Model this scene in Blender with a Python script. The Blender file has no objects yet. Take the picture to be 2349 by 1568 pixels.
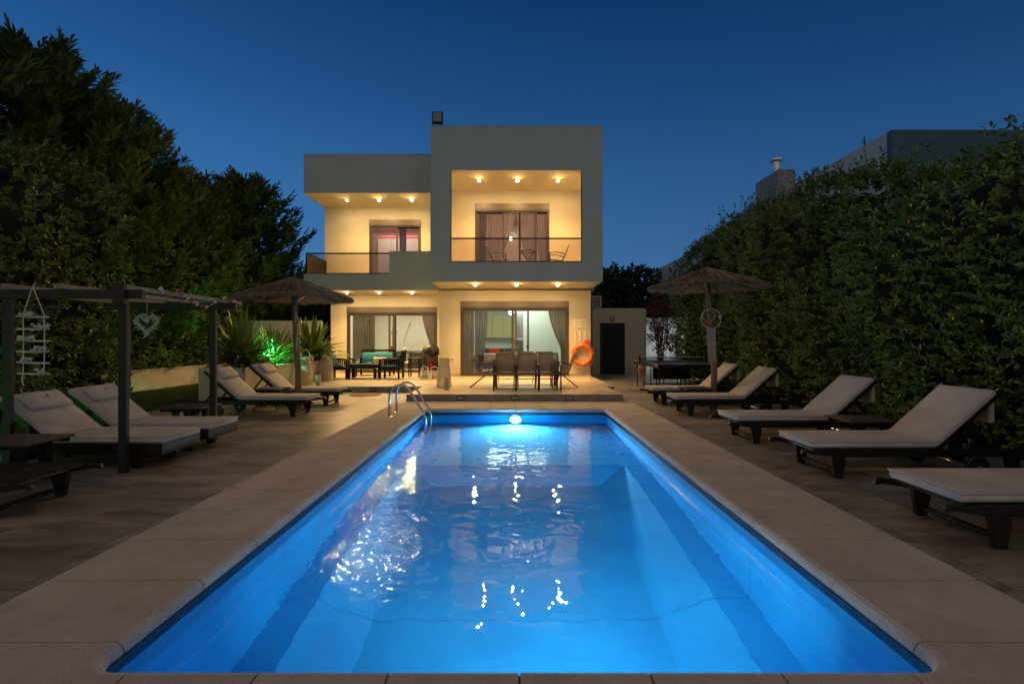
import bpy, math, random
import numpy as np
from mathutils import Vector, Matrix, Euler
R = math.radians
random.seed(7)
scene = bpy.context.scene
COL = scene.collection

# ------------------------------------------------------------------ camera
cam_d = bpy.data.cameras.new("camera"); cam = bpy.data.objects.new("camera", cam_d); COL.objects.link(cam)
cam.location = (0, 0, 1.34); cam.rotation_euler = (R(90), 0, 0)
cam_d.sensor_width = 36.0; cam_d.lens = 36.0 * 1150.0 / 2349.0
cam_d.shift_x = -5.5 / 2349.0; cam_d.shift_y = -1.0 / 2349.0
cam_d.clip_start = 0.05; cam_d.clip_end = 3000
scene.camera = cam

# ------------------------------------------------------------------ world: dusk sky
w = bpy.data.worlds.new("World"); scene.world = w; w.use_nodes = True
nt = w.node_tree; nt.nodes.clear()
tc = nt.nodes.new("ShaderNodeTexCoord"); sx = nt.nodes.new("ShaderNodeSeparateXYZ")
nt.links.new(tc.outputs["Generated"], sx.inputs[0])
rp = nt.nodes.new("ShaderNodeValToRGB"); cr = rp.color_ramp
stops = [(0.0, (.078, .215, .440)), (.12, (.056, .182, .410)), (.28, (.030, .130, .330)), (.42, (.014, .078, .235)),
         (.56, (.0060, .046, .155)), (.75, (.012, .040, .095)), (1.0, (.022, .036, .065))]
cr.elements[0].position = 0; cr.elements[0].color = (*stops[0][1], 1)
cr.elements[1].position = 1; cr.elements[1].color = (*stops[-1][1], 1)
for p, c in stops[1:-1]:
    e = cr.elements.new(p); e.color = (*c, 1)
nt.links.new(sx.outputs["Z"], rp.inputs[0])
mx = nt.nodes.new("ShaderNodeMapRange"); mx.inputs[1].default_value = -.7; mx.inputs[2].default_value = .7
mx.inputs[3].default_value = 1.18; mx.inputs[4].default_value = .64
nt.links.new(sx.outputs["X"], mx.inputs[0])
my = nt.nodes.new("ShaderNodeMapRange"); my.inputs[1].default_value = -.6; my.inputs[2].default_value = .45
my.inputs[3].default_value = .40; my.inputs[4].default_value = 1.0
nt.links.new(sx.outputs["Y"], my.inputs[0])
mm = nt.nodes.new("ShaderNodeMath"); mm.operation = 'MULTIPLY'
nt.links.new(mx.outputs[0], mm.inputs[0]); nt.links.new(my.outputs[0], mm.inputs[1])
# sky half behind the camera: warm fill glow added to brighten what faces it
gw = nt.nodes.new("ShaderNodeMapRange"); gw.interpolation_type = 'SMOOTHSTEP'
for i_, v_ in enumerate((.10, -.55, 0, 1)): gw.inputs[i_+1].default_value = v_
nt.links.new(sx.outputs["Y"], gw.inputs[0])
sc_ = nt.nodes.new("ShaderNodeVectorMath"); sc_.operation = 'SCALE'; nt.links.new(rp.outputs[0], sc_.inputs[0]); nt.links.new(mm.outputs[0], sc_.inputs['Scale'])
mg = nt.nodes.new("ShaderNodeMix"); mg.data_type = 'RGBA'; nt.links.new(gw.outputs[0], mg.inputs[0])
nt.links.new(sc_.outputs[0], mg.inputs[6]); mg.inputs[7].default_value = (.325, .268, .248, 1)
bg = nt.nodes.new("ShaderNodeBackground"); nt.links.new(mg.outputs[2], bg.inputs[0]); bg.inputs[1].default_value = 1.0
wo = nt.nodes.new("ShaderNodeOutputWorld"); nt.links.new(bg.outputs[0], wo.inputs[0])

# ------------------------------------------------------------------ render settings
scene.view_settings.view_transform = 'Standard'; scene.view_settings.look = 'None'
scene.view_settings.exposure = 0.0; scene.view_settings.gamma = 1.0
scene.render.engine = 'CYCLES'
cy = scene.cycles
cy.use_denoising = True
try: cy.denoiser = 'OPENIMAGEDENOISE'
except Exception: pass
cy.max_bounces = 8; cy.diffuse_bounces = 4; cy.glossy_bounces = 4; cy.transmission_bounces = 6; cy.transparent_max_bounces = 12
cy.sample_clamp_indirect = 40.0; cy.caustics_refractive = True; cy.caustics_reflective = False
cy.blur_glossy = 0.3

# light levels (tuned against the photograph)
P_DOWN = 62.0          # each soffit downlight: wide spill
P_BEAM = 155.0         # and its beam
P_POOL = 150.0
P_POOL2 = 48.0
WARM = (1.0, .585, .20)

def light(name, kind, loc, energy, color, size=.1, rot=None, parent=None, **kw):
    d = bpy.data.lights.new(name, kind); d.energy = energy; d.color = color
    if kind == 'AREA':
        d.shape = kw.get('shape', 'DISK'); d.size = size
        if 'size_y' in kw: d.size_y = kw['size_y']
        if 'spread' in kw: d.spread = kw['spread']
    else: d.shadow_soft_size = size
    if kind == 'SPOT': d.spot_size = kw.get('spot', R(90)); d.spot_blend = .12 if d.spot_size > 2.9 else .9
    o = bpy.data.objects.new(name, d); COL.objects.link(o)
    if parent is not None:
        o.parent = parent; loc = Vector(loc) - parent.location
    o.location = loc
    if rot: o.rotation_euler = rot
    return o

# ------------------------------------------------------------------ materials
def _nodes(m):
    m.use_nodes = True; n = m.node_tree.nodes; n.clear(); return n, m.node_tree.links
def mat(name, col, rough=.6, metal=0, col2=None, nscale=6, stretch=None, bump=0, bscale=40, spec=.5, emit=None, estr=0, coat=0, detail=6, mixpos=(.35,.65), trans=0, nrough=.5, grain=0, gscale=260):
    m = bpy.data.materials.new(name); n, l = _nodes(m)
    b = n.new("ShaderNodeBsdfPrincipled"); o = n.new("ShaderNodeOutputMaterial"); l.new(b.outputs[0], o.inputs[0])
    b.inputs["Roughness"].default_value = rough; b.inputs["Metallic"].default_value = metal
    b.inputs["Specular IOR Level"].default_value = spec
    b.inputs["Coat Weight"].default_value = coat
    b.inputs["Transmission Weight"].default_value = trans
    b.inputs["Base Color"].default_value = (*col, 1)
    t = n.new("ShaderNodeTexCoord"); mp = n.new("ShaderNodeMapping"); l.new(t.outputs["Object"], mp.inputs[0])
    if stretch: mp.inputs["Scale"].default_value = stretch
    if col2:
        nz = n.new("ShaderNodeTexNoise"); nz.inputs["Scale"].default_value = nscale; nz.inputs["Detail"].default_value = detail; nz.inputs["Roughness"].default_value = nrough
        l.new(mp.outputs[0], nz.inputs["Vector"])
        r = n.new("ShaderNodeValToRGB"); r.color_ramp.elements[0].color = (*col, 1); r.color_ramp.elements[1].color = (*col2, 1)
        r.color_ramp.elements[0].position = mixpos[0]; r.color_ramp.elements[1].position = mixpos[1]
        l.new(nz.outputs["Fac"], r.inputs[0]); l.new(r.outputs[0], b.inputs["Base Color"])
    if grain:
        ng = n.new("ShaderNodeTexNoise"); ng.inputs["Scale"].default_value = gscale; ng.inputs["Detail"].default_value = 3
        l.new(t.outputs["Object"], ng.inputs["Vector"])
        mg_ = n.new("ShaderNodeMapRange"); mg_.inputs[1].default_value = .3; mg_.inputs[2].default_value = .7; mg_.inputs[3].default_value = 1-grain; mg_.inputs[4].default_value = 1+grain
        l.new(ng.outputs["Fac"], mg_.inputs[0]); hs = n.new("ShaderNodeVectorMath"); hs.operation = 'SCALE'
        src = b.inputs["Base Color"].links[0].from_socket; l.new(src, hs.inputs[0]); l.new(mg_.outputs[0], hs.inputs['Scale']); l.new(hs.outputs[0], b.inputs["Base Color"])
    if bump:
        nb = n.new("ShaderNodeTexNoise"); nb.inputs["Scale"].default_value = bscale; nb.inputs["Detail"].default_value = 5
        l.new(mp.outputs[0], nb.inputs["Vector"])
        bp = n.new("ShaderNodeBump"); bp.inputs["Strength"].default_value = 1; bp.inputs["Distance"].default_value = bump
        l.new(nb.outputs["Fac"], bp.inputs["Height"]); l.new(bp.outputs[0], b.inputs["Normal"])
    if emit:
        b.inputs["Emission Color"].default_value = (*emit, 1); b.inputs["Emission Strength"].default_value = estr
    return m

def leaf_mat(name, c1, c2, c3, rough=.42, spec=.5):
    m = bpy.data.materials.new(name); n, l = _nodes(m)
    b = n.new("ShaderNodeBsdfPrincipled"); o = n.new("ShaderNodeOutputMaterial")
    g = n.new("ShaderNodeNewGeometry"); r = n.new("ShaderNodeValToRGB")
    r.color_ramp.elements[0].color = (*c1, 1); r.color_ramp.elements[1].color = (*c3, 1)
    e = r.color_ramp.elements.new(.55); e.color = (*c2, 1)
    t = n.new("ShaderNodeTexCoord"); nz = n.new("ShaderNodeTexNoise"); nz.inputs["Scale"].default_value = 1.1
    l.new(t.outputs["Object"], nz.inputs["Vector"])
    ad = n.new("ShaderNodeMath"); ad.operation = 'MULTIPLY_ADD'; ad.inputs[1].default_value = .9; ad.inputs[2].default_value = -.25
    l.new(nz.outputs["Fac"], ad.inputs[0])
    a2 = n.new("ShaderNodeMath"); a2.operation = 'MULTIPLY_ADD'; a2.inputs[1].default_value = .75
    l.new(g.outputs["Random Per Island"], a2.inputs[0]); l.new(ad.outputs[0], a2.inputs[2])
    l.new(a2.outputs[0], r.inputs[0]); l.new(r.outputs[0], b.inputs["Base Color"])
    b.inputs["Roughness"].default_value = rough; b.inputs["Specular IOR Level"].default_value = spec
    tr = n.new("ShaderNodeBsdfTranslucent"); l.new(r.outputs[0], tr.inputs[0])
    mxs = n.new("ShaderNodeMixShader"); mxs.inputs[0].default_value = .18
    l.new(b.outputs[0], mxs.inputs[1]); l.new(tr.outputs[0], mxs.inputs[2]); l.new(mxs.outputs[0], o.inputs[0])
    return m

def tile_mat(name, c1, c2, tile=(1.2, .6), off=.5, joint=.006, jcol=(.03, .027, .024), rough=(.3, .5), nscale=(1.2, 5.0), bump=.0006):
    m = bpy.data.materials.new(name); n, l = _nodes(m)
    b = n.new("ShaderNodeBsdfPrincipled"); o = n.new("ShaderNodeOutputMaterial"); l.new(b.outputs[0], o.inputs[0])
    t = n.new("ShaderNodeTexCoord")
    br = n.new("ShaderNodeTexBrick"); br.offset = off; br.squash = 1
    br.inputs["Scale"].default_value = 1; br.inputs["Mortar Size"].default_value = joint / 2; br.inputs["Mortar Smooth"].default_value = .1
    br.inputs["Brick Width"].default_value = tile[0]; br.inputs["Row Height"].default_value = tile[1]
    br.inputs["Color1"].default_value = (.85, .85, .85, 1); br.inputs["Color2"].default_value = (1.1, 1.1, 1.1, 1); br.inputs["Mortar"].default_value = (0, 0, 0, 1)
    l.new(t.outputs["Object"], br.inputs["Vector"])
    mp = n.new("ShaderNodeMapping"); mp.inputs["Scale"].default_value = (nscale[0], nscale[1], 1); l.new(t.outputs["Object"], mp.inputs[0])
    # shift the grain from tile to tile
    va = n.new("ShaderNodeVectorMath"); va.operation = 'MULTIPLY_ADD'; va.inputs[1].default_value = (9, 9, 9)
    l.new(br.outputs["Color"], va.inputs[0]); l.new(mp.outputs[0], va.inputs[2])
    nz = n.new("ShaderNodeTexNoise"); nz.inputs["Scale"].default_value = 1.0; nz.inputs["Detail"].default_value = 8; nz.inputs["Roughness"].default_value = .62; nz.inputs["Distortion"].default_value = .7
    l.new(va.outputs[0], nz.inputs["Vector"])
    r = n.new("ShaderNodeValToRGB"); r.color_ramp.elements[0].position = .32; r.color_ramp.elements[1].position = .68
    r.color_ramp.elements[0].color = (*c1, 1); r.color_ramp.elements[1].color = (*c2, 1); l.new(nz.outputs["Fac"], r.inputs[0])
    mul = n.new("ShaderNodeMix"); mul.data_type = 'RGBA'; mul.blend_type = 'MULTIPLY'; mul.inputs[0].default_value = 1
    l.new(r.outputs[0], mul.inputs[6]); l.new(br.outputs["Color"], mul.inputs[7])
    mj = n.new("ShaderNodeMix"); mj.data_type = 'RGBA'; l.new(br.outputs["Fac"], mj.inputs[0]); l.new(mul.outputs[2], mj.inputs[6]); mj.inputs[7].default_value = (*jcol, 1)
    l.new(mj.outputs[2], b.inputs["Base Color"])
    rr = n.new("ShaderNodeMapRange"); rr.inputs[3].default_value = rough[0]; rr.inputs[4].default_value = rough[1]; l.new(nz.outputs["Fac"], rr.inputs[0]); l.new(rr.outputs[0], b.inputs["Roughness"])
    sb = n.new("ShaderNodeMath"); sb.operation = 'SUBTRACT'; l.new(nz.outputs["Fac"], sb.inputs[0]); l.new(br.outputs["Fac"], sb.inputs[1])
    bp = n.new("ShaderNodeBump"); bp.inputs["Distance"].default_value = bump; l.new(sb.outputs[0], bp.inputs["Height"]); l.new(bp.outputs[0], b.inputs["Normal"])
    return m

def glass_mat(name, tint=(1, 1, 1), refl=.07):
    m = bpy.data.materials.new(name); n, l = _nodes(m)
    tr = n.new("ShaderNodeBsdfTransparent"); tr.inputs[0].default_value = (*tint, 1)
    gl = n.new("ShaderNodeBsdfGlossy"); gl.inputs["Roughness"].default_value = .01
    fr = n.new("ShaderNodeFresnel"); fr.inputs[0].default_value = 1.5
    mx = n.new("ShaderNodeMixShader"); l.new(fr.outputs[0], mx.inputs[0]); l.new(tr.outputs[0], mx.inputs[1]); l.new(gl.outputs[0], mx.inputs[2])
    o = n.new("ShaderNodeOutputMaterial"); l.new(mx.outputs[0], o.inputs[0]); return m

def cloth_mat(name, col, alpha=.75, rough=.9):
    m = bpy.data.materials.new(name); n, l = _nodes(m)
    d = n.new("ShaderNodeBsdfDiffuse"); d.inputs[0].default_value = (*col, 1)
    t2 = n.new("ShaderNodeBsdfTranslucent"); t2.inputs[0].default_value = (*col, 1)
    a = n.new("ShaderNodeMixShader"); a.inputs[0].default_value = .45; l.new(d.outputs[0], a.inputs[1]); l.new(t2.outputs[0], a.inputs[2])
    tr = n.new("ShaderNodeBsdfTransparent"); mx = n.new("ShaderNodeMixShader"); mx.inputs[0].default_value = alpha
    l.new(tr.outputs[0], mx.inputs[1]); l.new(a.outputs[0], mx.inputs[2])
    o = n.new("ShaderNodeOutputMaterial"); l.new(mx.outputs[0], o.inputs[0]); return m

def emis(name, col, s):
    m = bpy.data.materials.new(name); n, l = _nodes(m)
    e = n.new("ShaderNodeEmission"); e.inputs[0].default_value = (*col, 1); e.inputs[1].default_value = s
    o = n.new("ShaderNodeOutputMaterial"); l.new(e.outputs[0], o.inputs[0]); return m

M_wall = mat('plaster_cream', (.62, .55, .40), .85, col2=(.57, .505, .365), nscale=1.4, bump=.0008, bscale=160)
M_grey = mat('plaster_grey', (.30, .39, .395), .85, col2=(.335, .425, .425), nscale=1.3, stretch=(1,1,.8), nrough=.62, bump=.001, bscale=150)
M_white = mat('plaster_white', (.72, .72, .70), .85, col2=(.64, .64, .62), nscale=1.2, bump=.0008, bscale=120)
M_gwall = mat('garden_plaster', (.66, .60, .46), .9, col2=(.52, .47, .36), nscale=2.2, bump=.002, bscale=60)
M_alu = mat('frame_bronze', (.12, .095, .07), .38, .55, spec=.5)
M_shut = mat('shutter_box', (.19, .15, .115), .42, .4)
M_dark = mat('dark_metal', (.018, .016, .016), .4, .3)
M_glass = glass_mat('window_glass')
M_gtint = glass_mat('tinted_glass', (.86, .82, .80))
M_steel = mat('stainless', (.62, .63, .65), .22, 1)
M_wood = mat('dark_stained_wood', (.006, .0045, .004), .42, spec=.28, col2=(.015, .010, .008), nscale=3, stretch=(2, 14, 14), bump=.0006, bscale=30)
M_perg = mat('pergola_wood', (.007, .007, .006), .6, col2=(.016, .013, .011), nscale=3, stretch=(12, 12, 2), bump=.001, bscale=22)
M_raft = mat('rafter_wood', (.20, .15, .11), .7, col2=(.30, .23, .17), nscale=4, stretch=(12, 2, 12), bump=.001, bscale=22)
M_cush = mat('cushion_fabric', (.52, .475, .43), .85, col2=(.42, .38, .345), nscale=2.4, bump=.012, bscale=4.5, grain=.07, gscale=300)
M_cushd = mat('cushion_piping', (.40, .38, .37), .7)
M_tabt = mat('table_slats', (.05, .042, .035), .45, col2=(.09, .075, .06), nscale=3, stretch=(14, 2, 2), bump=.0006, bscale=30)
M_thatch = leaf_mat('thatch', (.07, .055, .045), (.19, .15, .12), (.42, .34, .27), .9, .2)
M_thatchin = mat('thatch_under', (.30, .20, .11), .95, col2=(.42, .29, .16), nscale=14)
M_pole = mat('pole_wood', (.17, .11, .075), .8, col2=(.26, .17, .12), nscale=3, stretch=(12, 12, 1.5), bump=.003, bscale=14)
M_deck = tile_mat('deck_stone', (.115, .097, .078), (.38, .325, .26), tile=(.9, .9), rough=(.30, .5), nscale=(1.0, 3.2), joint=.005)
M_terr = tile_mat('terrace_tile', (.47, .37, .245), (.59, .465, .315), tile=(.6, .6), off=0, rough=(.28, .42), jcol=(.2, .16, .12))
M_riser = mat('terrace_riser', (.30, .25, .21), .7, col2=(.24, .20, .17), nscale=3)
M_cope = mat('coping_stone', (.36, .30, .255), .88, col2=(.56, .485, .42), nscale=2.2, bump=.0045, bscale=110, detail=14, nrough=.74, mixpos=(.3,.7), grain=.24, gscale=210)
M_sub = mat('mortar_dark', (.05, .045, .04), .9)
M_red = mat('red_plastic', (.65, .03, .03), .4)
M_teal = mat('teal_fabric', (.02, .20, .27), .8, col2=(.03, .27, .34), nscale=9, bump=.006, bscale=9)
M_sling = cloth_mat('sling_mesh', (.24, .21, .18), .56)
M_chair = mat('chair_frame', (.06, .05, .045), .35, .6)
M_orange = mat('lifebuoy_orange', (.85, .17, .02), .45)
M_tape = mat('reflective_tape', (.5, .42, .3), .4)
M_rope = mat('rope', (.6, .55, .45), .9)
M_rattan = mat('rattan', (.50, .43, .36), .8, col2=(.62, .54, .46), nscale=30, bump=.004, bscale=60)
M_wht = mat('painted_white', (.75, .74, .70), .5)
M_paper = mat('paper_board', (.86, .80, .62), .6)
M_ink = mat('print_ink', (.20, .12, .06), .7)
M_grass = leaf_mat('grass_blades', (.03, .06, .01), (.06, .11, .02), (.12, .16, .04), .7)
M_laurel = leaf_mat('laurel_leaf', (.036, .090, .020), (.085, .185, .036), (.27, .33, .06), .31)
M_laurel2 = leaf_mat('photinia_leaf', (.046, .098, .020), (.105, .195, .034), (.25, .31, .055), .36)
M_conif = leaf_mat('cypress_leaf', (.052, .088, .022), (.105, .165, .036), (.19, .235, .05), .55, .35)
M_far = leaf_mat('far_leaf', (.012, .022, .008), (.024, .040, .012), (.04, .06, .02), .6, .3)
M_redl = leaf_mat('red_twig_leaf', (.06, .02, .012), (.11, .035, .02), (.17, .07, .03), .5)
M_agav = leaf_mat('strap_leaf', (.055, .10, .02), (.13, .19, .035), (.28, .32, .07), .35)
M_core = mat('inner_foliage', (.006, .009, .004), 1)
M_bark = mat('bark', (.09, .06, .04), .9, col2=(.05, .035, .025), nscale=6, bump=.01, bscale=12)
M_soil = mat('soil', (.045, .032, .022), 1, col2=(.09, .07, .05), nscale=12, bump=.02, bscale=20)
M_ground = mat('ground_earth', (.05, .045, .03), 1, col2=(.035, .04, .022), nscale=.7)

# ------------------------------------------------------------------ mesh builder
class MB:
    def __init__(s): s.v = []; s.f = []
    def add(s, v, f):
        b = len(s.v); s.v += [tuple(p) for p in v]; s.f += [tuple(i + b for i in q) for q in f]; return s
    def box(s, x0, x1, y0, y1, z0, z1, mtx=None):
        v = [Vector(p) for p in ((x0,y0,z0),(x1,y0,z0),(x1,y1,z0),(x0,y1,z0),(x0,y0,z1),(x1,y0,z1),(x1,y1,z1),(x0,y1,z1))]
        if mtx is not None: v = [mtx @ p for p in v]
        return s.add(v, [(0,3,2,1),(4,5,6,7),(0,1,5,4),(1,2,6,5),(2,3,7,6),(3,0,4,7)])
    def bar(s, p0, p1, wd, ht, up=(0,0,1)):
        p0 = Vector(p0); p1 = Vector(p1); d = (p1 - p0); L = d.length; d.normalize()
        a = d.cross(Vector(up)); a = a.normalized() if a.length > 1e-5 else Vector((1,0,0)); u = a.cross(d)
        m = Matrix((( a.x, d.x, u.x, p0.x), (a.y, d.y, u.y, p0.y), (a.z, d.z, u.z, p0.z), (0,0,0,1)))
        return s.box(-wd/2, wd/2, 0, L, -ht/2, ht/2, m)
    def tube(s, pts, r, n=8, cap=True, closed=False):
        P = [Vector(p) for p in pts]; rr = r if isinstance(r, (list, tuple)) else [r]*len(P)
        N = len(P); rings = []; prev = None
        for i, p in enumerate(P):
            if closed: d = P[(i+1) % N] - P[i-1]
            else: d = P[min(i+1, N-1)] - P[max(i-1, 0)]
            d.normalize()
            if prev is None:
                a = d.cross(Vector((0,0,1)));
                if a.length < .05: a = d.cross(Vector((0,1,0)))
                a.normalize()
            else:
                a = prev - d * prev.dot(d); a.normalize()
            prev = a; b = d.cross(a)
            rings.append([p + (a*math.cos(2*math.pi*k/n) + b*math.sin(2*math.pi*k/n)) * rr[i] for k in range(n)])
        v = [q for ring in rings for q in ring]; f = []
        for i in range(N if closed else N-1):
            j = (i+1) % N
            for k in range(n):
                f.append((i*n+k, i*n+(k+1)%n, j*n+(k+1)%n, j*n+k))
        if cap and not closed:
            f.append(tuple(reversed(range(n)))); f.append(tuple((N-1)*n+k for k in range(n)))
        return s.add(v, f)
    def lathe(s, prof, c=(0,0,0), n=24, axis='z'):
        v = []; f = []
        for (r, z) in prof:
            for k in range(n):
                a = 2*math.pi*k/n; x, y = r*math.cos(a), r*math.sin(a)
                p = (x, y, z) if axis == 'z' else ((x, -z, y) if axis == 'y' else (z, x, y))
                v.append((p[0]+c[0], p[1]+c[1], p[2]+c[2]))
        for i in range(len(prof)-1):
            for k in range(n): f.append((i*n+k, i*n+(k+1)%n, (i+1)*n+(k+1)%n, (i+1)*n+k))
        return s.add(v, f)
    def prism(s, poly, y0, y1):          # polygon in x,z extruded along y
        n = len(poly)
        v = [(p[0], y0, p[1]) for p in poly] + [(p[0], y1, p[1]) for p in poly]
        f = [tuple(range(n)), tuple(reversed(range(n, 2*n)))] + [(i, i+n, (i+1)%n+n, (i+1)%n) for i in range(n)]
        return s.add(v, f)
    def sphere(s, c, r, n=10, m=6, sq=(1,1,1)):
        prof = [(math.sin(math.pi*i/m), -math.cos(math.pi*i/m)) for i in range(m+1)]
        v = []; f = []
        for (a, z) in prof:
            for k in range(n):
                t = 2*math.pi*k/n; v.append((c[0]+r*sq[0]*a*math.cos(t), c[1]+r*sq[1]*a*math.sin(t), c[2]+r*sq[2]*z))
        for i in range(m):
            for k in range(n): f.append((i*n+k, i*n+(k+1)%n, (i+1)*n+(k+1)%n, (i+1)*n+k))
        return s.add(v, f)

def finish(me, material, smooth):
    me.materials.append(material)
    if smooth:
        for p in me.polygons: p.use_smooth = True
def link(name, me, parent=None, world=True):
    o = bpy.data.objects.new(name, me); COL.objects.link(o)
    if parent is not None:
        o.parent = parent
        if world: o.location = -root_loc(parent)
    return o
def root_loc(p):
    v = Vector((0,0,0))
    while p is not None: v += p.location; p = p.parent
    return v
def ob(name, mb, material, parent=None, smooth=False, bevel=0, world=False, segs=2, label=None):
    me = bpy.data.meshes.new(name); me.from_pydata(mb.v, [], mb.f); me.update(); me.validate()
    finish(me, material, smooth)
    o = link(name, me, parent, world)
    if bevel:
        b = o.modifiers.new("bevel", 'BEVEL'); b.width = bevel; b.segments = segs; b.limit_method = 'ANGLE'; b.angle_limit = R(40)
    if label: o['label'] = label
    return o
def tag(o, label, cat, group=None, kind=None):
    if label: o['label'] = label
    if cat: o['category'] = cat
    if group: o['group'] = group
    if kind: o['kind'] = kind
    return o
def thing(name, label, cat, loc=(0,0,0), rz=0, group=None):
    o = bpy.data.objects.new(name, None); COL.objects.link(o); o.location = loc; o.rotation_euler = (0, 0, rz)
    o.empty_display_size = .2
    return tag(o, label, cat, group)
def dup(root, loc, rz, label, group=None):
    r = root.copy(); COL.objects.link(r); r.location = loc; r.rotation_euler = (0, 0, rz); r['label'] = label
    if group: r['group'] = group
    for ch in list(root.children):
        c = ch.copy(); COL.objects.link(c); c.parent = r
        for g in list(ch.children):
            d = g.copy(); COL.objects.link(d); d.parent = c
    return r
def struct(name, mb, material, **k):
    o = ob(name, mb, material, **k); o['kind'] = 'structure'; return o

# ================================================================== SETTING
PX0, PX1, PY0, PY1 = -1.74, 1.78, 2.055, 9.95
WZ = -.20
CX0, CX1, CY0, CY1 = -2.62, 2.61, 1.10, 10.90
def frame_quads(mb, o, i, z):            # ring between outer and inner rectangles
    (a0,a1,b0,b1), (c0,c1,d0,d1) = o, i
    for (x0,x1,y0,y1) in ((a0,c0,b0,b1),(c1,a1,b0,b1),(c0,c1,b0,d0),(c0,c1,d1,b1)):
        mb.add([(x0,y0,z),(x1,y0,z),(x1,y1,z),(x0,y1,z)], [(0,1,2,3)])
g = MB(); frame_quads(g, (-600,600,-600,900), (-2.3,2.3,1.5,10.5), -.06)
struct('ground', g, M_ground)
g = MB(); frame_quads(g, (-7.0,5.75,-6,27), (CX0-.002,CX1+.002,CY0-.002,CY1+.002), 0)
g.add([(5.75,16.5,0),(14,16.5,0),(14,27,0),(5.75,27,0)], [(0,1,2,3)])
struct('deck', g, M_deck)

# coping: rounded-nose slabs with open joints
PROF = [(.05,-.075),(.012,-.066),(.0,-.045),(.004,-.022),(.018,-.004),(.045,.006),(.09,.004),(.16,.001),(.5,0),(1,0)]
def slab(mb, path_in, path_out):
    n = len(path_in); v = []; m = len(PROF)
    for a, b in zip(path_in, path_out):
        a = Vector((*a, 0)); b = Vector((*b, 0)); L = (b-a).length; d = (b-a)/L
        for i, (s_, z) in enumerate(PROF):
            s2 = L if i == m-1 else (L*.5 if i == m-2 else s_)
            p = a + d*s2; v.append((p.x, p.y, z))
        p = b; v.append((p.x, p.y, -.075))
    k = m+1; f = []
    for i in range(n-1):
        for j in range(k-1): f.append((i*k+j, i*k+j+1, (i+1)*k+j+1, (i+1)*k+j))
    f.append(tuple(reversed(range(k)))); f.append(tuple((n-1)*k+j for j in range(k)))
    mb.add(v, f)
g = MB(); gap = .009; rc = .12
def side(xi, xo):
    ys = [PY0+rc+.06]; n = 13; y1 = PY1-rc-.06
    st = (y1-ys[0])/n
    for i in range(n):
        a = ys[0]+i*st+gap/2; b = ys[0]+(i+1)*st-gap/2
        slab(g, [(xi,a),(xi,b)], [(xo,a),(xo,b)])
side(PX0, CX0); side(PX1, CX1)
def endside(yi, yo):
    x0 = PX0+rc+.06; x1 = PX1-rc-.06; n = 6; st = (x1-x0)/n
    for i in range(n):
        a = x0+i*st+gap/2; b = x0+(i+1)*st-gap/2
        slab(g, [(a,yi),(b,yi)], [(a,yo),(b,yo)])
endside(PY0, CY0); endside(PY1, CY1)
def corner(xi, yi, xo, yo, sx_, sy_):
    cx, cy_ = xi - sx_*rc, yi - sy_*rc
    pin = [(xi, cy_ - sy_*(.06-gap/2))]; pout = [(xo, cy_ - sy_*(.06-gap/2))]
    N = 12
    for i in range(N+1):
        t = (math.pi/2)*i/N
        pin.append((cx + sx_*rc*math.cos(t), cy_ + sy_*rc*math.sin(t)))
        if i <= N/2: pout.append((xo, cy_ + (yo-cy_)*(i/(N/2))))
        else: pout.append((xo + (cx-xo)*((i-N/2)/(N/2)), yo))
    pin.append((cx - sx_*(.06-gap/2), yi)); pout.append((cx - sx_*(.06-gap/2), yo))
    slab(g, pin, pout)
corner(PX1, PY1, CX1, CY1, 1, 1); corner(PX0, PY1, CX0, CY1, -1, 1); corner(PX1, PY0, CX1, CY0, 1, -1); corner(PX0, PY0, CX0, CY0, -1, -1)
struct('pool_coping', g, M_cope, smooth=False)
g = MB(); frame_quads(g, (CX0,CX1,CY0,CY1), (PX0+.003,PX1-.003,PY0+.003,PY1-.003), -.058)
frame_quads(g, (CX0,CX1,CY0,CY1), (PX0-.022,PX1+.022,PY0-.022,PY1+.022), -.014)
struct('coping_bed', g, M_sub)
g = MB(); g.add([(CX0+.2,CY1+.002,.004),(CX1-.18,CY1+.002,.004),(CX1-.18,11.25,.004),(CX0+.2,11.25,.004)], [(0,1,2,3)])
struct('coping_strip', g, M_cope)

# basin
off = .02
def rrect(o_, r, N=8):
    x0,x1,y0,y1 = PX0-o_, PX1+o_, PY0-o_, PY1+o_; pts = []
    for (cx, cy_, a0) in ((x1-r,y1-r,0),(x0+r,y1-r,90),(x0+r,y0+r,180),(x1-r,y0+r,270)):
        for i in range(N+1):
            t = R(a0+90*i/N); pts.append((cx+r*math.cos(t), cy_+r*math.sin(t)))
    return pts
pw = rrect(off, rc)
def wallstrip(z0, z1):
    mb = MB(); n = len(pw); v = [(x,y,z0) for x,y in pw]+[(x,y,z1) for x,y in pw]
    mb.add(v, [(i,(i+1)%n,(i+1)%n+n,i+n) for i in range(n)]); return mb
m = bpy.data.materials.new('mosaic_band'); n_, l_ = _nodes(m)
b_ = n_.new("ShaderNodeBsdfPrincipled"); o_ = n_.new("ShaderNodeOutputMaterial"); l_.new(b_.outputs[0], o_.inputs[0])
t_ = n_.new("ShaderNodeTexCoord"); vo = n_.new("ShaderNodeTexVoronoi"); vo.inputs["Scale"].default_value = 55; vo.distance = 'CHEBYCHEV'
l_.new(t_.outputs["Object"], vo.inputs["Vector"])
r_ = n_.new("ShaderNodeValToRGB"); r_.color_ramp.elements[0].color = (.004,.014,.040,1); r_.color_ramp.elements[1].color = (.018,.034,.075,1)
l_.new(vo.outputs["Color"], r_.inputs[0]); l_.new(r_.outputs[0], b_.inputs["Base Color"]); b_.inputs["Roughness"].default_value = .25
M_mosaic = m
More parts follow.
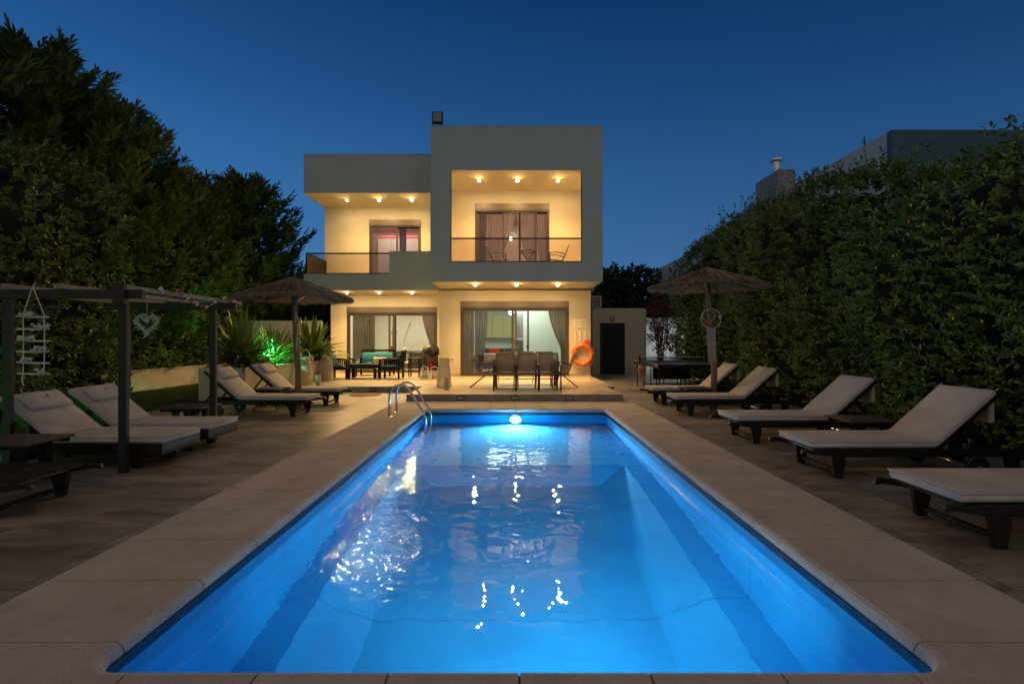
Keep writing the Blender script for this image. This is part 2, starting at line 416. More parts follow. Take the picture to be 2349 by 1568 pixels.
struct('pool_tile_band', wallstrip(-.125, -.06), M_mosaic)
# liner with welded seams
m = bpy.data.materials.new('pool_liner'); n_, l_ = _nodes(m)
b_ = n_.new("ShaderNodeBsdfPrincipled"); o_ = n_.new("ShaderNodeOutputMaterial"); l_.new(b_.outputs[0], o_.inputs[0])
t_ = n_.new("ShaderNodeTexCoord"); s_ = n_.new("ShaderNodeSeparateXYZ"); l_.new(t_.outputs["Object"], s_.inputs[0])
nz = n_.new("ShaderNodeTexNoise"); nz.inputs["Scale"].default_value = 1.6; nz.inputs["Detail"].default_value = 7; nz.inputs["Roughness"].default_value = .6
l_.new(t_.outputs["Object"], nz.inputs["Vector"])
r_ = n_.new("ShaderNodeValToRGB"); r_.color_ramp.elements[0].position = .3; r_.color_ramp.elements[1].position = .7
r_.color_ramp.elements[0].color = (.004,.31,.68,1); r_.color_ramp.elements[1].color = (.007,.40,.80,1); l_.new(nz.outputs["Fac"], r_.inputs[0])
a_ = n_.new("ShaderNodeMath"); a_.operation = 'ADD'; a_.inputs[1].default_value = 1.72+.03; l_.new(s_.outputs["Y"], a_.inputs[0])
md = n_.new("ShaderNodeMath"); md.operation = 'PINGPONG'; md.inputs[1].default_value = .93; l_.new(a_.outputs[0], md.inputs[0])
lt = n_.new("ShaderNodeMath"); lt.operation = 'LESS_THAN'; lt.inputs[1].default_value = .010; l_.new(md.outputs[0], lt.inputs[0])
mj = n_.new("ShaderNodeMix"); mj.data_type = 'RGBA'; l_.new(lt.outputs[0], mj.inputs[0]); l_.new(r_.outputs[0], mj.inputs[6]); mj.inputs[7].default_value = (.006,.27,.60,1)
l_.new(mj.outputs[2], b_.inputs["Base Color"]); b_.inputs["Roughness"].default_value = .7
M_liner = m
def shelf_z(y): return WZ - (.42 + .088*(9.95-y))
g = wallstrip(-1.8, -.125)
A = [(-1.80,9.99),(1.84,9.99),(1.84,1.95),(-1.80,1.95)]
B = [(-1.50,6.97),(1.53,6.97),(1.53,2.35),(-1.50,2.35)]
D = [(-1.07,6.50),(1.10,6.50),(1.10,2.85),(-1.07,2.85)]
va = [(x,y,shelf_z(y)) for x,y in A]; vb = [(x,y,shelf_z(y)) for x,y in B]; vd = [(x,y,WZ-1.12-.04*(6.5-y)) for x,y in D]
# ring in strips so that it stays planar
g.add([(-1.80,9.99,shelf_z(9.99)),(1.84,9.99,shelf_z(9.99)),(1.84,6.97,shelf_z(6.97)),(-1.80,6.97,shelf_z(6.97))], [(0,3,2,1)])
g.add([(1.53,6.97,shelf_z(6.97)),(1.84,6.97,shelf_z(6.97)),(1.84,2.35,shelf_z(2.35)),(1.53,2.35,shelf_z(2.35))], [(0,3,2,1)])
g.add([(-1.80,6.97,shelf_z(6.97)),(-1.50,6.97,shelf_z(6.97)),(-1.50,2.35,shelf_z(2.35)),(-1.80,2.35,shelf_z(2.35))], [(0,3,2,1)])
g.add([(-1.80,2.35,shelf_z(2.35)),(1.84,2.35,shelf_z(2.35)),(1.84,1.95,shelf_z(1.95)),(-1.80,1.95,shelf_z(1.95))], [(0,3,2,1)])
g.add(vb+vd, [(0,4,5,1),(1,5,6,2),(2,6,7,3),(3,7,4,0),(4,7,6,5)])
struct('pool_basin', g, M_liner)

# water
m = bpy.data.materials.new('pool_water'); n_, l_ = _nodes(m)
gl = n_.new("ShaderNodeBsdfGlass"); gl.inputs["IOR"].default_value = 1.333; gl.inputs["Roughness"].default_value = 0.0
gl.inputs["Color"].default_value = (.93,.985,1,1)
o_ = n_.new("ShaderNodeOutputMaterial"); l_.new(gl.outputs[0], o_.inputs[0])
t_ = n_.new("ShaderNodeTexCoord")
def noise(scale, detail, stretch=(1,1,1), dist=0):
    mp = n_.new("ShaderNodeMapping"); mp.inputs["Scale"].default_value = stretch; l_.new(t_.outputs["Object"], mp.inputs[0])
    z = n_.new("ShaderNodeTexNoise"); z.inputs["Scale"].default_value = scale; z.inputs["Detail"].default_value = detail; z.inputs["Distortion"].default_value = dist
    l_.new(mp.outputs[0], z.inputs["Vector"]); return z.outputs["Fac"]
def mth(op, a, b=None, c=None):
    q = n_.new("ShaderNodeMath"); q.operation = op
    for i, x in enumerate((a, b, c)):
        if x is None: continue
        if isinstance(x, (int, float)): q.inputs[i].default_value = x
        else: l_.new(x, q.inputs[i])
    return q.outputs[0]
def mrange(v, a, b, c, d):
    q = n_.new("ShaderNodeMapRange"); q.interpolation_type = 'SMOOTHSTEP'; l_.new(v, q.inputs[0])
    for i, x in enumerate((a, b, c, d)): q.inputs[i+1].default_value = x
    return q.outputs[0]
s_ = n_.new("ShaderNodeSeparateXYZ"); l_.new(t_.outputs["Object"], s_.inputs[0])
wob = mth('MULTIPLY_ADD', noise(1.8, 3), .9, -.45)
xs = mth('ADD', s_.outputs["X"], wob); ys_ = mth('ADD', s_.outputs["Y"], wob)
xlim = mth('MULTIPLY_ADD', s_.outputs["Y"], -.13, 0)          # region narrows with distance
xe = mth('SUBTRACT', xs, xlim)                                # x + .13 y
mask = mth('MULTIPLY', mth('MULTIPLY', mrange(xe, -.38, -.12, 1, 0), mrange(ys_, 2.75, 3.15, 0, 1)), mrange(ys_, 7.3, 8.3, 1, 0))
h = mth('MULTIPLY', noise(2.6, 2), .0026)
h = mth('ADD', h, mth('MULTIPLY', noise(5.2, 1.0, dist=.5), .0042))
rough_h = mth('ADD', mth('MULTIPLY', noise(15, 2, stretch=(1,.6,1), dist=.6), .0050), mth('MULTIPLY', noise(5, 2), .0065))
h = mth('ADD', h, mth('MULTIPLY', mask, rough_h))
bp = n_.new("ShaderNodeBump"); bp.inputs["Strength"].default_value = 1; bp.inputs["Distance"].default_value = 1
l_.new(h, bp.inputs["Height"]); l_.new(bp.outputs[0], gl.inputs["Normal"])
M_water = m
g = MB(); x0,x1,y0,y1 = PX0-.03, PX1+.03, PY0-.03, PY1+.03
g.add([(x0,y0,WZ),(x1,y0,WZ),(x1,y1,WZ),(x0,y1,WZ)], [(0,1,2,3)])
struct('water', g, M_water)

# pool lamps
def pool_lamp(x, y, s, label, power):
    t = thing('pool_light', label, 'pool light', (x, y, WZ-.05), 0)
    g = MB(); g.lathe([(.155,0),(.155,.02),(.125,.03),(.12,.02)], axis='y', n=28)
    ob('bezel', g, M_steel, t, smooth=True)
    g = MB(); g.lathe([(.105,.012),(.07,.022),(.0001,.026)], axis='y', n=28)
    ob('lens', g, emis('pool_lens', (.75,.9,1), 4), t, smooth=True)
    if s < 0:
        for c in t.children: c.rotation_euler = (0,0,math.pi)
    light('pool_lamp', 'AREA', (x, y - s*.05, WZ-.13), power, (.50,.84,1.0), .2, rot=(R(-90 if s > 0 else 90),0,0), parent=t, spread=R(135))
    light('pool_lamp_top', 'AREA', (x, y - s*.05, WZ+.03), power*.22, (.50,.84,1.0), .10, rot=(R(-90 if s > 0 else 90),0,0), parent=t)
pool_lamp(.02, PY1+.018, 1, 'glowing round underwater lamp in the far pool wall', P_POOL)
pool_lamp(.35, PY0-.018, -1, 'underwater lamp in the near pool wall below the camera', P_POOL2)

# terraces
TZ = .157
g = MB(); g.add([(-2.42,11.25,TZ),(2.43,11.25,TZ),(2.43,13.2,TZ),(-2.42,13.2,TZ)], [(0,1,2,3)])
g.add([(-6.9,13.2,TZ),(2.43,13.2,TZ),(2.43,17.0,TZ),(-6.9,17.0,TZ)], [(0,1,2,3)])
g.add([(2.43,13.2,TZ),(2.62,13.2,TZ),(2.62,17.0,TZ),(2.43,17.0,TZ)], [(0,1,2,3)])
g.add([(-6.9,17.0,TZ),(2.62,17.0,TZ),(2.62,17.2,TZ),(-6.9,17.2,TZ)], [(0,1,2,3)])
g.add([(-6.9,17.2,TZ),(-2.58,17.2,TZ),(-2.58,19.0,TZ),(-6.9,19.0,TZ)], [(0,1,2,3)])
struct('terrace_floor', g, M_terr)
g = MB(); g.box(-2.425,2.44,11.245,11.5,0,TZ-.004); g.box(-2.425,-2.3,11.5,13.2,0,TZ-.004); g.box(2.3,2.44,11.5,13.2,0,TZ-.004)
g.box(2.45,2.63,13.195,17.2,0,TZ-.004); g.box(-6.9,-2.425,13.195,13.4,0,TZ-.004)
struct('terrace_step', g, M_riser)
# lawn
g = MB(); g.add([(-10,-2,-.01),(-7,-2,-.01),(-7,19,-.01),(-10,19,-.01)], [(0,1,2,3)])
struct('lawn_soil', g, mat('lawn_base', (.03,.05,.012), 1, col2=(.05,.07,.02), nscale=8))

# ------------------------------------------------------------------ foliage generators
rng = np.random.default_rng(11)
def nrm(a): return a / np.maximum(np.linalg.norm(a, axis=1, keepdims=True), 1e-9)
def leaf_obj(name, P, D, N, L, W, bend, material, parent, fold=.12):
    n = len(P); D = nrm(D); S = nrm(np.cross(D, N)); N = nrm(np.cross(S, D))
    L = L[:,None]; W = W[:,None]; be = (bend if np.ndim(bend) else np.full(n, bend))[:,None]
    V = np.empty((n,6,3))
    V[:,0] = P
    V[:,1] = P + D*.34*L + S*.5*W + N*fold*W; V[:,2] = P + D*.34*L - S*.5*W + N*fold*W
    V[:,3] = P + D*.72*L + S*.40*W - N*be*.35*L + N*fold*W; V[:,4] = P + D*.72*L - S*.40*W - N*be*.35*L + N*fold*W
    V[:,5] = P + D*L - N*be*L
    me = bpy.data.meshes.new(name); me.vertices.add(n*6); me.vertices.foreach_set("co", V.reshape(-1).astype(np.float32))
    base = (np.arange(n)*6)[:,None]
    loops = np.concatenate([base+np.array([0,1,2]), base+np.array([1,3,4,2]), base+np.array([3,5,4])], axis=1).reshape(-1)
    me.loops.add(len(loops)); me.loops.foreach_set("vertex_index", loops.astype(np.int32))
    me.polygons.add(n*3); st = (np.arange(n)*10)[:,None] + np.array([0,3,7]); me.polygons.foreach_set("loop_start", st.reshape(-1).astype(np.int32))
    me.update(calc_edges=True); me.validate()
    me.materials.append(material)
    return link(name, me, parent, False)
def sprigs(B, O, slen, k, L0, W0, spread=.85, jitter=.25):
    """leaves whorled along short shoots that start at B and point along O"""
    n = len(B); O = nrm(O + rng.normal(0, jitter, (n,3)))
    ref = nrm(rng.normal(0,1,(n,3))); a = nrm(np.cross(O, ref)); b = np.cross(O, a)
    Ps=[]; Ds=[]; Ns=[]; Ls=[]; Ws=[]
    for i in range(k):
        t = (i+.5)/k; ang = i*2.4 + rng.uniform(0,6.28,n); rad = a*np.cos(ang)[:,None] + b*np.sin(ang)[:,None]
        sp = spread*(1-.55*t)
        d = nrm(O*(1-sp*.6) + rad*sp + rng.normal(0,.12,(n,3)))
        Ps.append(B + O*(slen*t)[:,None] if np.ndim(slen) else B + O*slen*t); Ds.append(d); Ns.append(O - d*np.sum(O*d,axis=1)[:,None]*.9 + np.array([0,0,.25]))
        s = rng.uniform(.7,1.25,n); Ls.append(L0*s); Ws.append(W0*s)
    return [np.concatenate(x) for x in (Ps,Ds,Ns,Ls,Ws)]
def lump(u, v, ph, amp):
    return amp*(np.sin(1.3*u+ph)*.4 + np.sin(2.9*u+1.7*v+2*ph)*.3 + np.sin(2.3*v-1.1*u+3*ph)*.3 + np.sin(6.1*u+ph)*np.sin(5.3*v+ph)*.28)
def hedge(root, length, z0, z1, dens, Lf, Wf, material, thick=1.3, ph=0., shoots=90, k=10, core_in=.34, topvar=.25, shoot_len=(.15,.55), endcaps=True, topfn=None):
    """local: runs along +y from 0 to length, front faces +x at x=0, body behind it"""
    H = z1 - z0; tf = topfn or (lambda q: q*0 + z1)
    n = int(length*H*dens)
    u = rng.uniform(0,length,n); v = rng.uniform(0,1,n)
    top = tf(u) + lump(u*1.1, u*0, ph+1, topvar)
    z = z0 + (top-z0)*v; dep = rng.uniform(0,1,n)**2*.32
    roundx = -.55*np.clip((z-(top-.7))/.7,0,1)**2*1.0
    x = lump(u, z, ph, .25) + roundx - dep
    B1 = np.stack([x,u,z],1); O1 = np.stack([np.ones(n), lump(u*2,z*2,ph,.5), .25+.9*np.clip((z-(top-.8))/.8,0,1)],1)
    nt_ = int(length*thick*dens*.8); u2 = rng.uniform(0,length,nt_); x2 = -rng.uniform(.3,thick,nt_)
    top2 = tf(u2) + lump(u2*1.1, u2*0, ph+1, topvar) + lump(u2*2, x2*3, ph, .12)
    B2 = np.stack([x2,u2,top2-rng.uniform(0,.2,nt_)],1); O2 = np.stack([rng.normal(0,.4,nt_),rng.normal(0,.4,nt_),np.ones(nt_)],1)
    parts = [sprigs(np.concatenate([B1,B2]), np.concatenate([O1,O2]), .13, k, Lf, Wf)]
    if endcaps:
        ne = int(thick*H*dens)
        for yy, sg in ((0,-1),(length,1)):
            xx = -rng.uniform(0,thick,ne); zz = rng.uniform(z0,z1,ne); 
            Be = np.stack([xx, yy+sg*lump(xx*2,zz,ph,.15)-sg*rng.uniform(0,1,ne)**2*.25, zz],1)
            parts.append(sprigs(Be, np.tile(np.array([[.1,sg,.2]]),(ne,1)), .13, k, Lf, Wf))
    # long upright shoots that break the top line
    if shoots:
        us = rng.uniform(0,length,shoots); xs_ = -rng.uniform(.1,thick*.9,shoots); tz = tf(us) + lump(us*1.1, us*0, ph+1, topvar)
        for i in range(shoots):
            sl = rng.uniform(*shoot_len); d = np.array([rng.normal(0,.22), rng.normal(0,.22), 1.]); d /= np.linalg.norm(d)
            m_ = int(sl/.06); tt = np.linspace(-.2,1,m_); Bs = np.array([xs_[i],us[i],tz[i]-.1]) + np.outer(tt*sl, d)
            parts.append(sprigs(Bs, np.tile(d,(m_,1)), .05, 3, Lf, Wf, spread=1.0))
    A5 = [np.concatenate([p[i] for p in parts]) for i in range(5)]
    leaf_obj('foliage', *A5, .12, material, root)
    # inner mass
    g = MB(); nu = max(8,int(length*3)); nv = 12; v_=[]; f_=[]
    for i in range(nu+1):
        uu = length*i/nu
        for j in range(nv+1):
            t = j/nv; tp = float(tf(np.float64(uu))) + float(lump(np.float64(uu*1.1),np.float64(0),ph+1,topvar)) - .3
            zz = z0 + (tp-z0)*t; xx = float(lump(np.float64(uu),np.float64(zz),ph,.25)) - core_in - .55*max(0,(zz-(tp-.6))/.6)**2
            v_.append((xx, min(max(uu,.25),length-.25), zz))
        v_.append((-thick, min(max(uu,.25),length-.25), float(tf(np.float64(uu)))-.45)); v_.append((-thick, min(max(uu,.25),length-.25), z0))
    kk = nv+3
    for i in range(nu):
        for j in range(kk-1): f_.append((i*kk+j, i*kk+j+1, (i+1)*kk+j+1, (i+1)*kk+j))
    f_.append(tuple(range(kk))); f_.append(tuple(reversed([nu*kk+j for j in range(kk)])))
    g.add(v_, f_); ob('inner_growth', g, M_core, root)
    # a few stems at the foot
    for i in range(int(length*1.2)):
        g = MB(); y = random.uniform(.2,length-.2); g.tube([(-.45+random.uniform(-.1,.1),y,z0-.25),(-.4,y+random.uniform(-.1,.1),z0+.5),(-.35,y+random.uniform(-.2,.2),z0+1.2)], [.035,.028,.02], 6); ob('stem', g, M_bark, root)

def conifer(root, h, rad, seed, nb=120, Lf=.30, Wf=.075, material=None, low=.06):
    r = np.random.default_rng(seed); rs = random.Random(seed)
    g = MB(); g.tube([(0,0,0),(.08,.03,h*.35),(-.04,.06,h*.7),(0,0,h*.93)], [.22,.16,.09,.02], 8)
    ob('trunk', g, M_bark, root)
    Ps=[];Ds=[];Ns=[];Ls=[];Ws=[]; br = MB()
    for i in range(nb):
        t = low + (1-low)*(i+r.uniform(0,1))/nb
        az = i*2.4 + r.uniform(-.4,.4)
        prof = rad*(min(1,(1-t)*1.9)**.75)*(.72+.28*min(1,t*6)) * r.uniform(.72,1.15) + .25
        z = h*t*.93; out = np.array([math.cos(az), math.sin(az), 0]); up = .15+.55*t+r.uniform(-.1,.15)
        npt = 7; pts = []
        for j in range(npt):
            s = j/(npt-1); pts.append(np.array([0,0,z]) + out*prof*s + np.array([0,0,1])*(prof*up*s*.6 - .18*prof*s*(1-s) + .22*prof*s*s*s))
        br.tube([tuple(p) for p in pts], [.035*(1-j/npt)+.006 for j in range(npt)], 5, cap=False)
        m_ = int(12+prof*17)
        for q in range(m_):
            s = .18+.82*(q+r.uniform(0,1))/m_; a = s*(npt-1); j = min(int(a),npt-2); p = pts[j]*(1-(a-j))+pts[j+1]*(a-j)
            bd = pts[j+1]-pts[j]; bd /= np.linalg.norm(bd)
            sd = np.cross(bd,[0,0,1.]); sd /= np.linalg.norm(sd)+1e-6
            p = p + r.normal(0,.10,3)*np.array([1,1,.8])
            d = bd*r.uniform(.5,1.) + sd*r.uniform(-1,1)*(1.05-s*.6) + np.array([0,0,r.uniform(-.05,.6)]); d /= np.linalg.norm(d)
            sl = r.uniform(.25,.55); nl = 9
            side = np.cross(d, [0,0,1.]); side /= np.linalg.norm(side)+1e-6
            for e in range(nl):
                u_ = e/(nl-1); sg = 1 if e%2 else -1
                dd = d*.8 + side*sg*.7*(1-u_*.8) + r.normal(0,.16,3)
                Ps.append(p + d*sl*u_*.8); Ds.append(dd); Ns.append(np.array([0,0,1.])+r.normal(0,.35,3)); sc = r.uniform(.7,1.2)*(1-.3*u_)
                Ls.append(Lf*sc); Ws.append(Wf*sc)
    ob('branch', br, M_bark, root)
    leaf_obj('crown', np.array(Ps), np.array(Ds), np.array(Ns), np.array(Ls), np.array(Ws), .18, material or M_conif, root)

def blob_tree(root, h, rad, seed, material, Lf=.16, Wf=.07, n=900):
    r = np.random.default_rng(seed)
    g = MB(); g.tube([(0,0,0),(.1,0,h*.4),(0,.1,h*.8)], [.16,.11,.04], 7); ob('trunk', g, M_bark, root)
    cs = [np.array([r.uniform(-.6,.6)*rad, r.uniform(-.6,.6)*rad, h*.62+r.uniform(-.3,.35)*h]) for _ in range(9)]
    B=[];O=[]
    for c in cs:
        q = r.normal(0,1,(n//9,3)); q /= np.linalg.norm(q,axis=1,keepdims=True); rr = rad*r.uniform(.35,.6)
        B.append(c+q*rr*r.uniform(.6,1.05,(len(q),1))); O.append(q+np.array([0,0,.4]))
    A5 = sprigs(np.concatenate(B), np.concatenate(O), .2, 9, Lf, Wf)
    leaf_obj('crown', *A5, .15, material, root)

# grass
def grass(root_name, x0, x1, y0, y1, n, hh):
    P = np.stack([rng.uniform(x0,x1,n), rng.uniform(y0,y1,n), np.full(n,-.01)],1)
    D = np.stack([rng.normal(0,.35,n), rng.normal(0,.35,n), np.ones(n)],1); N = rng.normal(0,1,(n,3))
    o = leaf_obj('grass', P, D, N, rng.uniform(.5,1.2,n)*hh, np.full(n,.007), .25, M_grass, None)
    return tag(o, 'short mown green lawn grass in front of the low garden wall', 'grass', None, 'stuff')
grass('grass', -10, -7.0, 4.5, 16, 60000, .055)

# ================================================================== HOUSE
house = thing('house', 'two storey white and grey box villa with lit balconies behind the pool', 'house', (0, 17.2, 0))
def hp(name, mb, material, parent=None, **k):
    return ob(name, mb, material, parent or house, world=True, **k)
def wall_holes(mb, x0, x1, z0, z1, y0, y1, holes):
    xs = sorted({x0, x1, *[h[0] for h in holes], *[h[1] for h in holes]})
    for a, b in zip(xs, xs[1:]):
        zz = z0; hs = sorted([h for h in holes if h[0] <= a and h[1] >= b], key=lambda h: h[2])
        for h in hs:
            if h[2] > zz: mb.box(a, b, y0, y1, zz, h[2])
            zz = h[3]
        if zz < z1: mb.box(a, b, y0, y1, zz, z1)
YW, YL, YB = 17.2, 19.0, 15.09
# right lower wall and side walls
g = MB(); wall_holes(g, -2.58, 2.62, TZ, 3.10, YW, YW+.25, [(-1.85,1.87,TZ,2.72)])
g.box(-2.58,-2.33,YW+.25,26,TZ,3.10); g.box(2.37,2.62,YW+.25,26,0,3.10); g.box(-6.96,2.62,25.75,26,0,3.1)
hp('ground_floor_wall', g, M_wall)
g = MB(); wall_holes(g, -6.96, -2.59, TZ, 3.08, YL, YL+.25, [(-6.35,-2.93,TZ,2.65)])
g.box(-6.96,-6.71,YL+.25,25.75,0,3.08)
hp('living_room_wall', g, M_wall)
# upper walls behind the balconies
g = MB(); wall_holes(g, -2.50, 2.60, 3.5, 6.5, YW, YW+.25, [(-1.35,1.20,3.5,6.07)]); hp('bedroom_wall', g, M_wall)
g = MB(); wall_holes(g, -7.19, -2.53, 3.35, 6.41, YL, YL+.25, [(-5.5,-3.54,3.40,5.95)])
g.box(-7.19,-6.94,YL+.25,25.75,3.35,6.41); hp('guest_room_wall', g, M_wall)
# big box frame
g = MB(); wall_holes(g, -2.53, 2.66, 3.145, 7.81, YB, YB+.22, [(-1.92,2.03,3.73,6.50)])
g.box(-2.53,-2.33,YB+.22,26,3.5,7.81); g.box(2.46,2.66,YB+.22,26,3.145,7.81); g.box(-2.33,2.46,YB+.22,26,7.5,7.7); 
hp('box_frame', g, M_grey)
# the cream reveals of the loggia opening
for q_ in ((-2.32,-1.925,YB+.225,YB+.235,3.5,6.49),(2.035,2.45,YB+.225,YB+.235,3.5,6.49)): hp('loggia_inner_face', MB().box(*q_), M_wall)
for q_ in ((-2.329,-2.30,YB+.24,YW,3.5,6.49),(2.43,2.459,YB+.24,YW,3.5,6.49)): hp('loggia_side_wall', MB().box(*q_), M_wall)
g = MB(); g.box(-2.33,2.46,YB+.22,26,6.50,6.72); hp('loggia_ceiling', g, M_wall)
g = MB(); g.box(-2.33,2.46,YB+.22,26,3.148,3.5); g.box(-2.53,-2.33,YB+.22,26,3.148,3.499); hp('soffit', g, M_wall)
g = MB(); g.box(-1.935,-1.92,YB+.003,YB+.218,3.73,6.512); g.box(2.03,2.045,YB+.003,YB+.218,3.73,6.512); g.box(-1.92,2.03,YB+.003,YB+.218,6.488,6.50)
hp('opening_reveal', g, M_wall)
# left roof volume
g = MB(); g.box(-7.20,-2.535,17.14,17.34,6.425,7.72); g.box(-7.20,-7.0,17.34,26,6.425,7.72); g.box(-7.0,-2.535,17.34,26,7.4,7.6)
hp('roof_fascia', g, M_grey)
g = MB(); g.box(-7.2,-2.535,17.142,26,6.41,6.425); hp('roof_soffit', g, M_wall)
g = MB(); g.box(-7.20,-2.585,17.14,17.34,3.11,3.65); g.box(-7.20,-7.02,17.34,19.0,3.11,3.65); g.box(-4.28,-2.535,17.14,17.34,3.65,4.41)
hp('balcony_parapet', g, M_grey)
g = MB(); g.box(-7.02,-2.59,17.342,25.7,3.095,3.35); hp('balcony_slab', g, M_wall)
for q_ in ((-4.285,-2.54,17.13,17.36,4.41,4.425),(-2.55,2.68,YB-.012,YB+.24,7.81,7.83),(-7.215,-2.53,17.128,17.36,7.72,7.74)): hp('coping_cap', MB().box(*q_), M_grey)
# roof floor under parapet is not seen; skirting
for q_ in ((-2.585,-1.86,YW-.012,YW,TZ,TZ+.09),(1.88,2.62,YW-.012,YW,TZ,TZ+.09),(-6.96,-6.36,YL-.012,YL,TZ,TZ+.09)): hp('skirting', MB().box(*q_), M_terr)

# rooms
def room(x0,x1,y0,y1,z0,z1, wcol, fcol, name):
    mw = mat(name+'_paint', wcol, .9); mf = mat(name+'_floor', fcol, .5)
    g = MB(); g.box(x0,x1,y1,y1+.1,z0,z1); g.box(x0-.02,x0,y0,y1,z0,z1); g.box(x1,x1+.02,y0,y1,z0,z1); g.box(x0,x1,y0,y1,z1,z1+.02)
    hp('room_wall', g, mw); g = MB(); g.box(x0,x1,y0,y1,z0-.02,z0); hp('room_floor', g, mf)
room(-2.30,2.34,YW+.27,22.0,TZ+.01,2.9,(.72,.76,.68),(.35,.28,.2),'kitchen')
room(-6.68,-2.62,YL+.27,23.5,TZ+.01,2.95,(.74,.73,.62),(.4,.33,.25),'living')
room(-2.25,2.35,YW+.27,21.0,3.51,6.3,(.55,.45,.40),(.3,.22,.16),'bedroom')
room(-6.9,-2.6,YL+.27,22.0,3.42,6.2,(.72,.60,.52),(.3,.22,.16),'guest')

def slider(x0,x1,z0,z1,yw,sashes,box_h,top_label=None):
    """sliding door set in a wall hole: shutter box, frame, sashes with panes; sashes = list of (xa, xb, track)"""
    g = MB(); g.box(x0+.001,x1-.001,yw-.03,yw+.10,z1-box_h,z1-.001); g.box(x0+.03,x1-.03,yw-.036,yw-.03,z1-box_h+.045,z1-.05)
    hp('shutter_box', g, M_shut, bevel=.004)
    f = MB(); fw = .055; zt = z1-box_h-.001
    f.box(x0+.001,x0+fw,yw-.015,yw+.16,z0+.001,zt); f.box(x1-fw,x1-.001,yw-.015,yw+.16,z0+.001,zt)
    f.box(x0+fw,x1-fw,yw-.010,yw+.16,zt-.05,zt); f.box(x0+fw,x1-fw,yw-.010,yw+.16,z0+.001,z0+.035)
    hp('door_frame', f, M_alu, bevel=.003)
    for (a,b,t) in sashes:
        y = yw+.02+.05*t; s = MB(); q = .06
        s.box(a,a+q,y,y+.04,z0+.036,zt-.051); s.box(b-q,b,y,y+.04,z0+.036,zt-.051); s.box(a+q,b-q,y,y+.04,zt-.11,zt-.051); s.box(a+q,b-q,y,y+.04,z0+.036,z0+.11)
        so = hp('sliding_sash', s, M_alu, bevel=.003)
        p = MB(); p.box(a+q,b-q,y+.017,y+.023,z0+.11,zt-.11)
        ob('pane', p, M_glass, so)
slider(-1.85,1.87,TZ,2.72,YW,[(-1.79,-.02,0),(-.10,.5,1),(.02,1.81,0)],.22)
slider(-6.35,-2.93,TZ,2.65,YL,[(-6.29,-4.72,0),(-4.78,-4.5,1),(-4.62,-2.99,0)],.22)
slider(-1.35,1.20,3.5,6.07,YW,[(-1.29,-.35,1),(-.42,.22,0),(.15,.78,0),(.70,1.14,1)],.24)
slider(-5.5,-3.54,3.40,5.95,YL,[(-5.44,-4.42,0),(-4.50,-3.60,1)],.22)
# balcony rails
g = MB(); g.box(-1.90,2.02,15.13,15.17,4.43,4.47); g.box(-1.90,2.02,15.13,15.17,3.732,3.765); hp('balcony_rail', g, M_dark)
g = MB(); g.box(-1.90,2.02,15.146,15.154,3.765,4.43); hp('rail_glass', g, M_gtint)
g = MB(); g.box(-7.16,-4.285,17.20,17.24,4.34,4.385); g.box(-7.16,-4.285,17.20,17.24,3.652,3.69); g.box(-7.16,-7.11,17.20,17.24,3.69,4.34)
g.box(-7.14,-7.10,17.24,18.95,4.34,4.385); g.box(-7.14,-7.10,17.24,18.95,3.652,3.69); g.box(-7.14,-7.10,18.90,18.95,3.69,4.34); hp('balcony_rail', g, M_dark)
g = MB(); g.box(-7.11,-4.285,17.216,17.224,3.69,4.34); g.box(-7.124,-7.116,17.24,18.90,3.69,4.34); hp('rail_glass', g, M_gtint)
# drain pipe on the right corner
g = MB(); g.tube([(2.70,17.6,.1),(2.70,17.6,7.4)],.045,8); hp('drain_pipe', g, M_shut)

# curtains (wavy hanging cloth)
def curtain(name, label, xt0, xt1, xb0, xb1, z1, z0, y, material, folds=9, tie=None, group=None):
    mb = MB(); nu, nv = folds*8, 14; v=[]; f=[]
    for j in range(nv+1):
        t = j/nv; z = z1+(z0-z1)*t
        s = t if tie is None else (min(1,t/tie)**1.6)
        a = xt0+(xb0-xt0)*s; b = xt1+(xb1-xt1)*s
        for i in range(nu+1):
            u = i/nu; v.append((a+(b-a)*u, y+.035*math.sin(u*folds*2*math.pi)+.012*math.sin(u*31+t*.6), z))
    for j in range(nv):
        for i in range(nu): q=j*(nu+1)+i; f.append((q,q+1,q+nu+2,q+nu+1))
    cx = (xt0+xt1)/2; root = Vector((cx,y,z0))
    mb.add([(p[0]-root.x,p[1]-root.y,p[2]-root.z) for p in v], f)
    o = ob(name, mb, material, smooth=True); o.location = root
    return tag(o, label, 'curtain', group)
M_cur = cloth_mat('curtain_taupe', (.34,.225,.14), .92); M_cur2 = cloth_mat('curtain_voile', (.52,.38,.32), .66); M_cur3 = cloth_mat('curtain_plum', (.10,.05,.08), .93); M_cur4 = cloth_mat('curtain_olive', (.24,.185,.11), .93)
curtain('curtain','brown curtain at the left edge of the dining terrace door',-1.77,-1.42,-1.77,-1.40,2.48,.2,YW+.30,M_cur,4)
curtain('curtain','grey curtain beside the kitchen in the dining terrace door',-1.38,-.92,-1.38,-1.12,2.48,.2,YW+.34,cloth_mat('curtain_grey',(.30,.255,.20),.86),5,tie=.9)
curtain('curtain','tied back taupe curtain at the right edge of the dining terrace door',1.18,1.80,1.62,1.80,2.48,.2,YW+.30,M_cur,7,tie=.6)
curtain('curtain','long olive curtain at the left edge of the lounge terrace door',-6.24,-5.38,-6.24,-5.38,2.42,.2,YL+.34,M_cur4,9)
curtain('curtain','tied back taupe curtain at the right edge of the lounge terrace door',-3.55,-3.03,-3.18,-3.03,2.42,.2,YL+.30,M_cur,6,tie=.6)
curtain('curtain','dark curtain at the far left of the upper loggia door',-1.26,-1.0,-1.26,-.98,5.82,3.55,YW+.32,M_cur4,3)
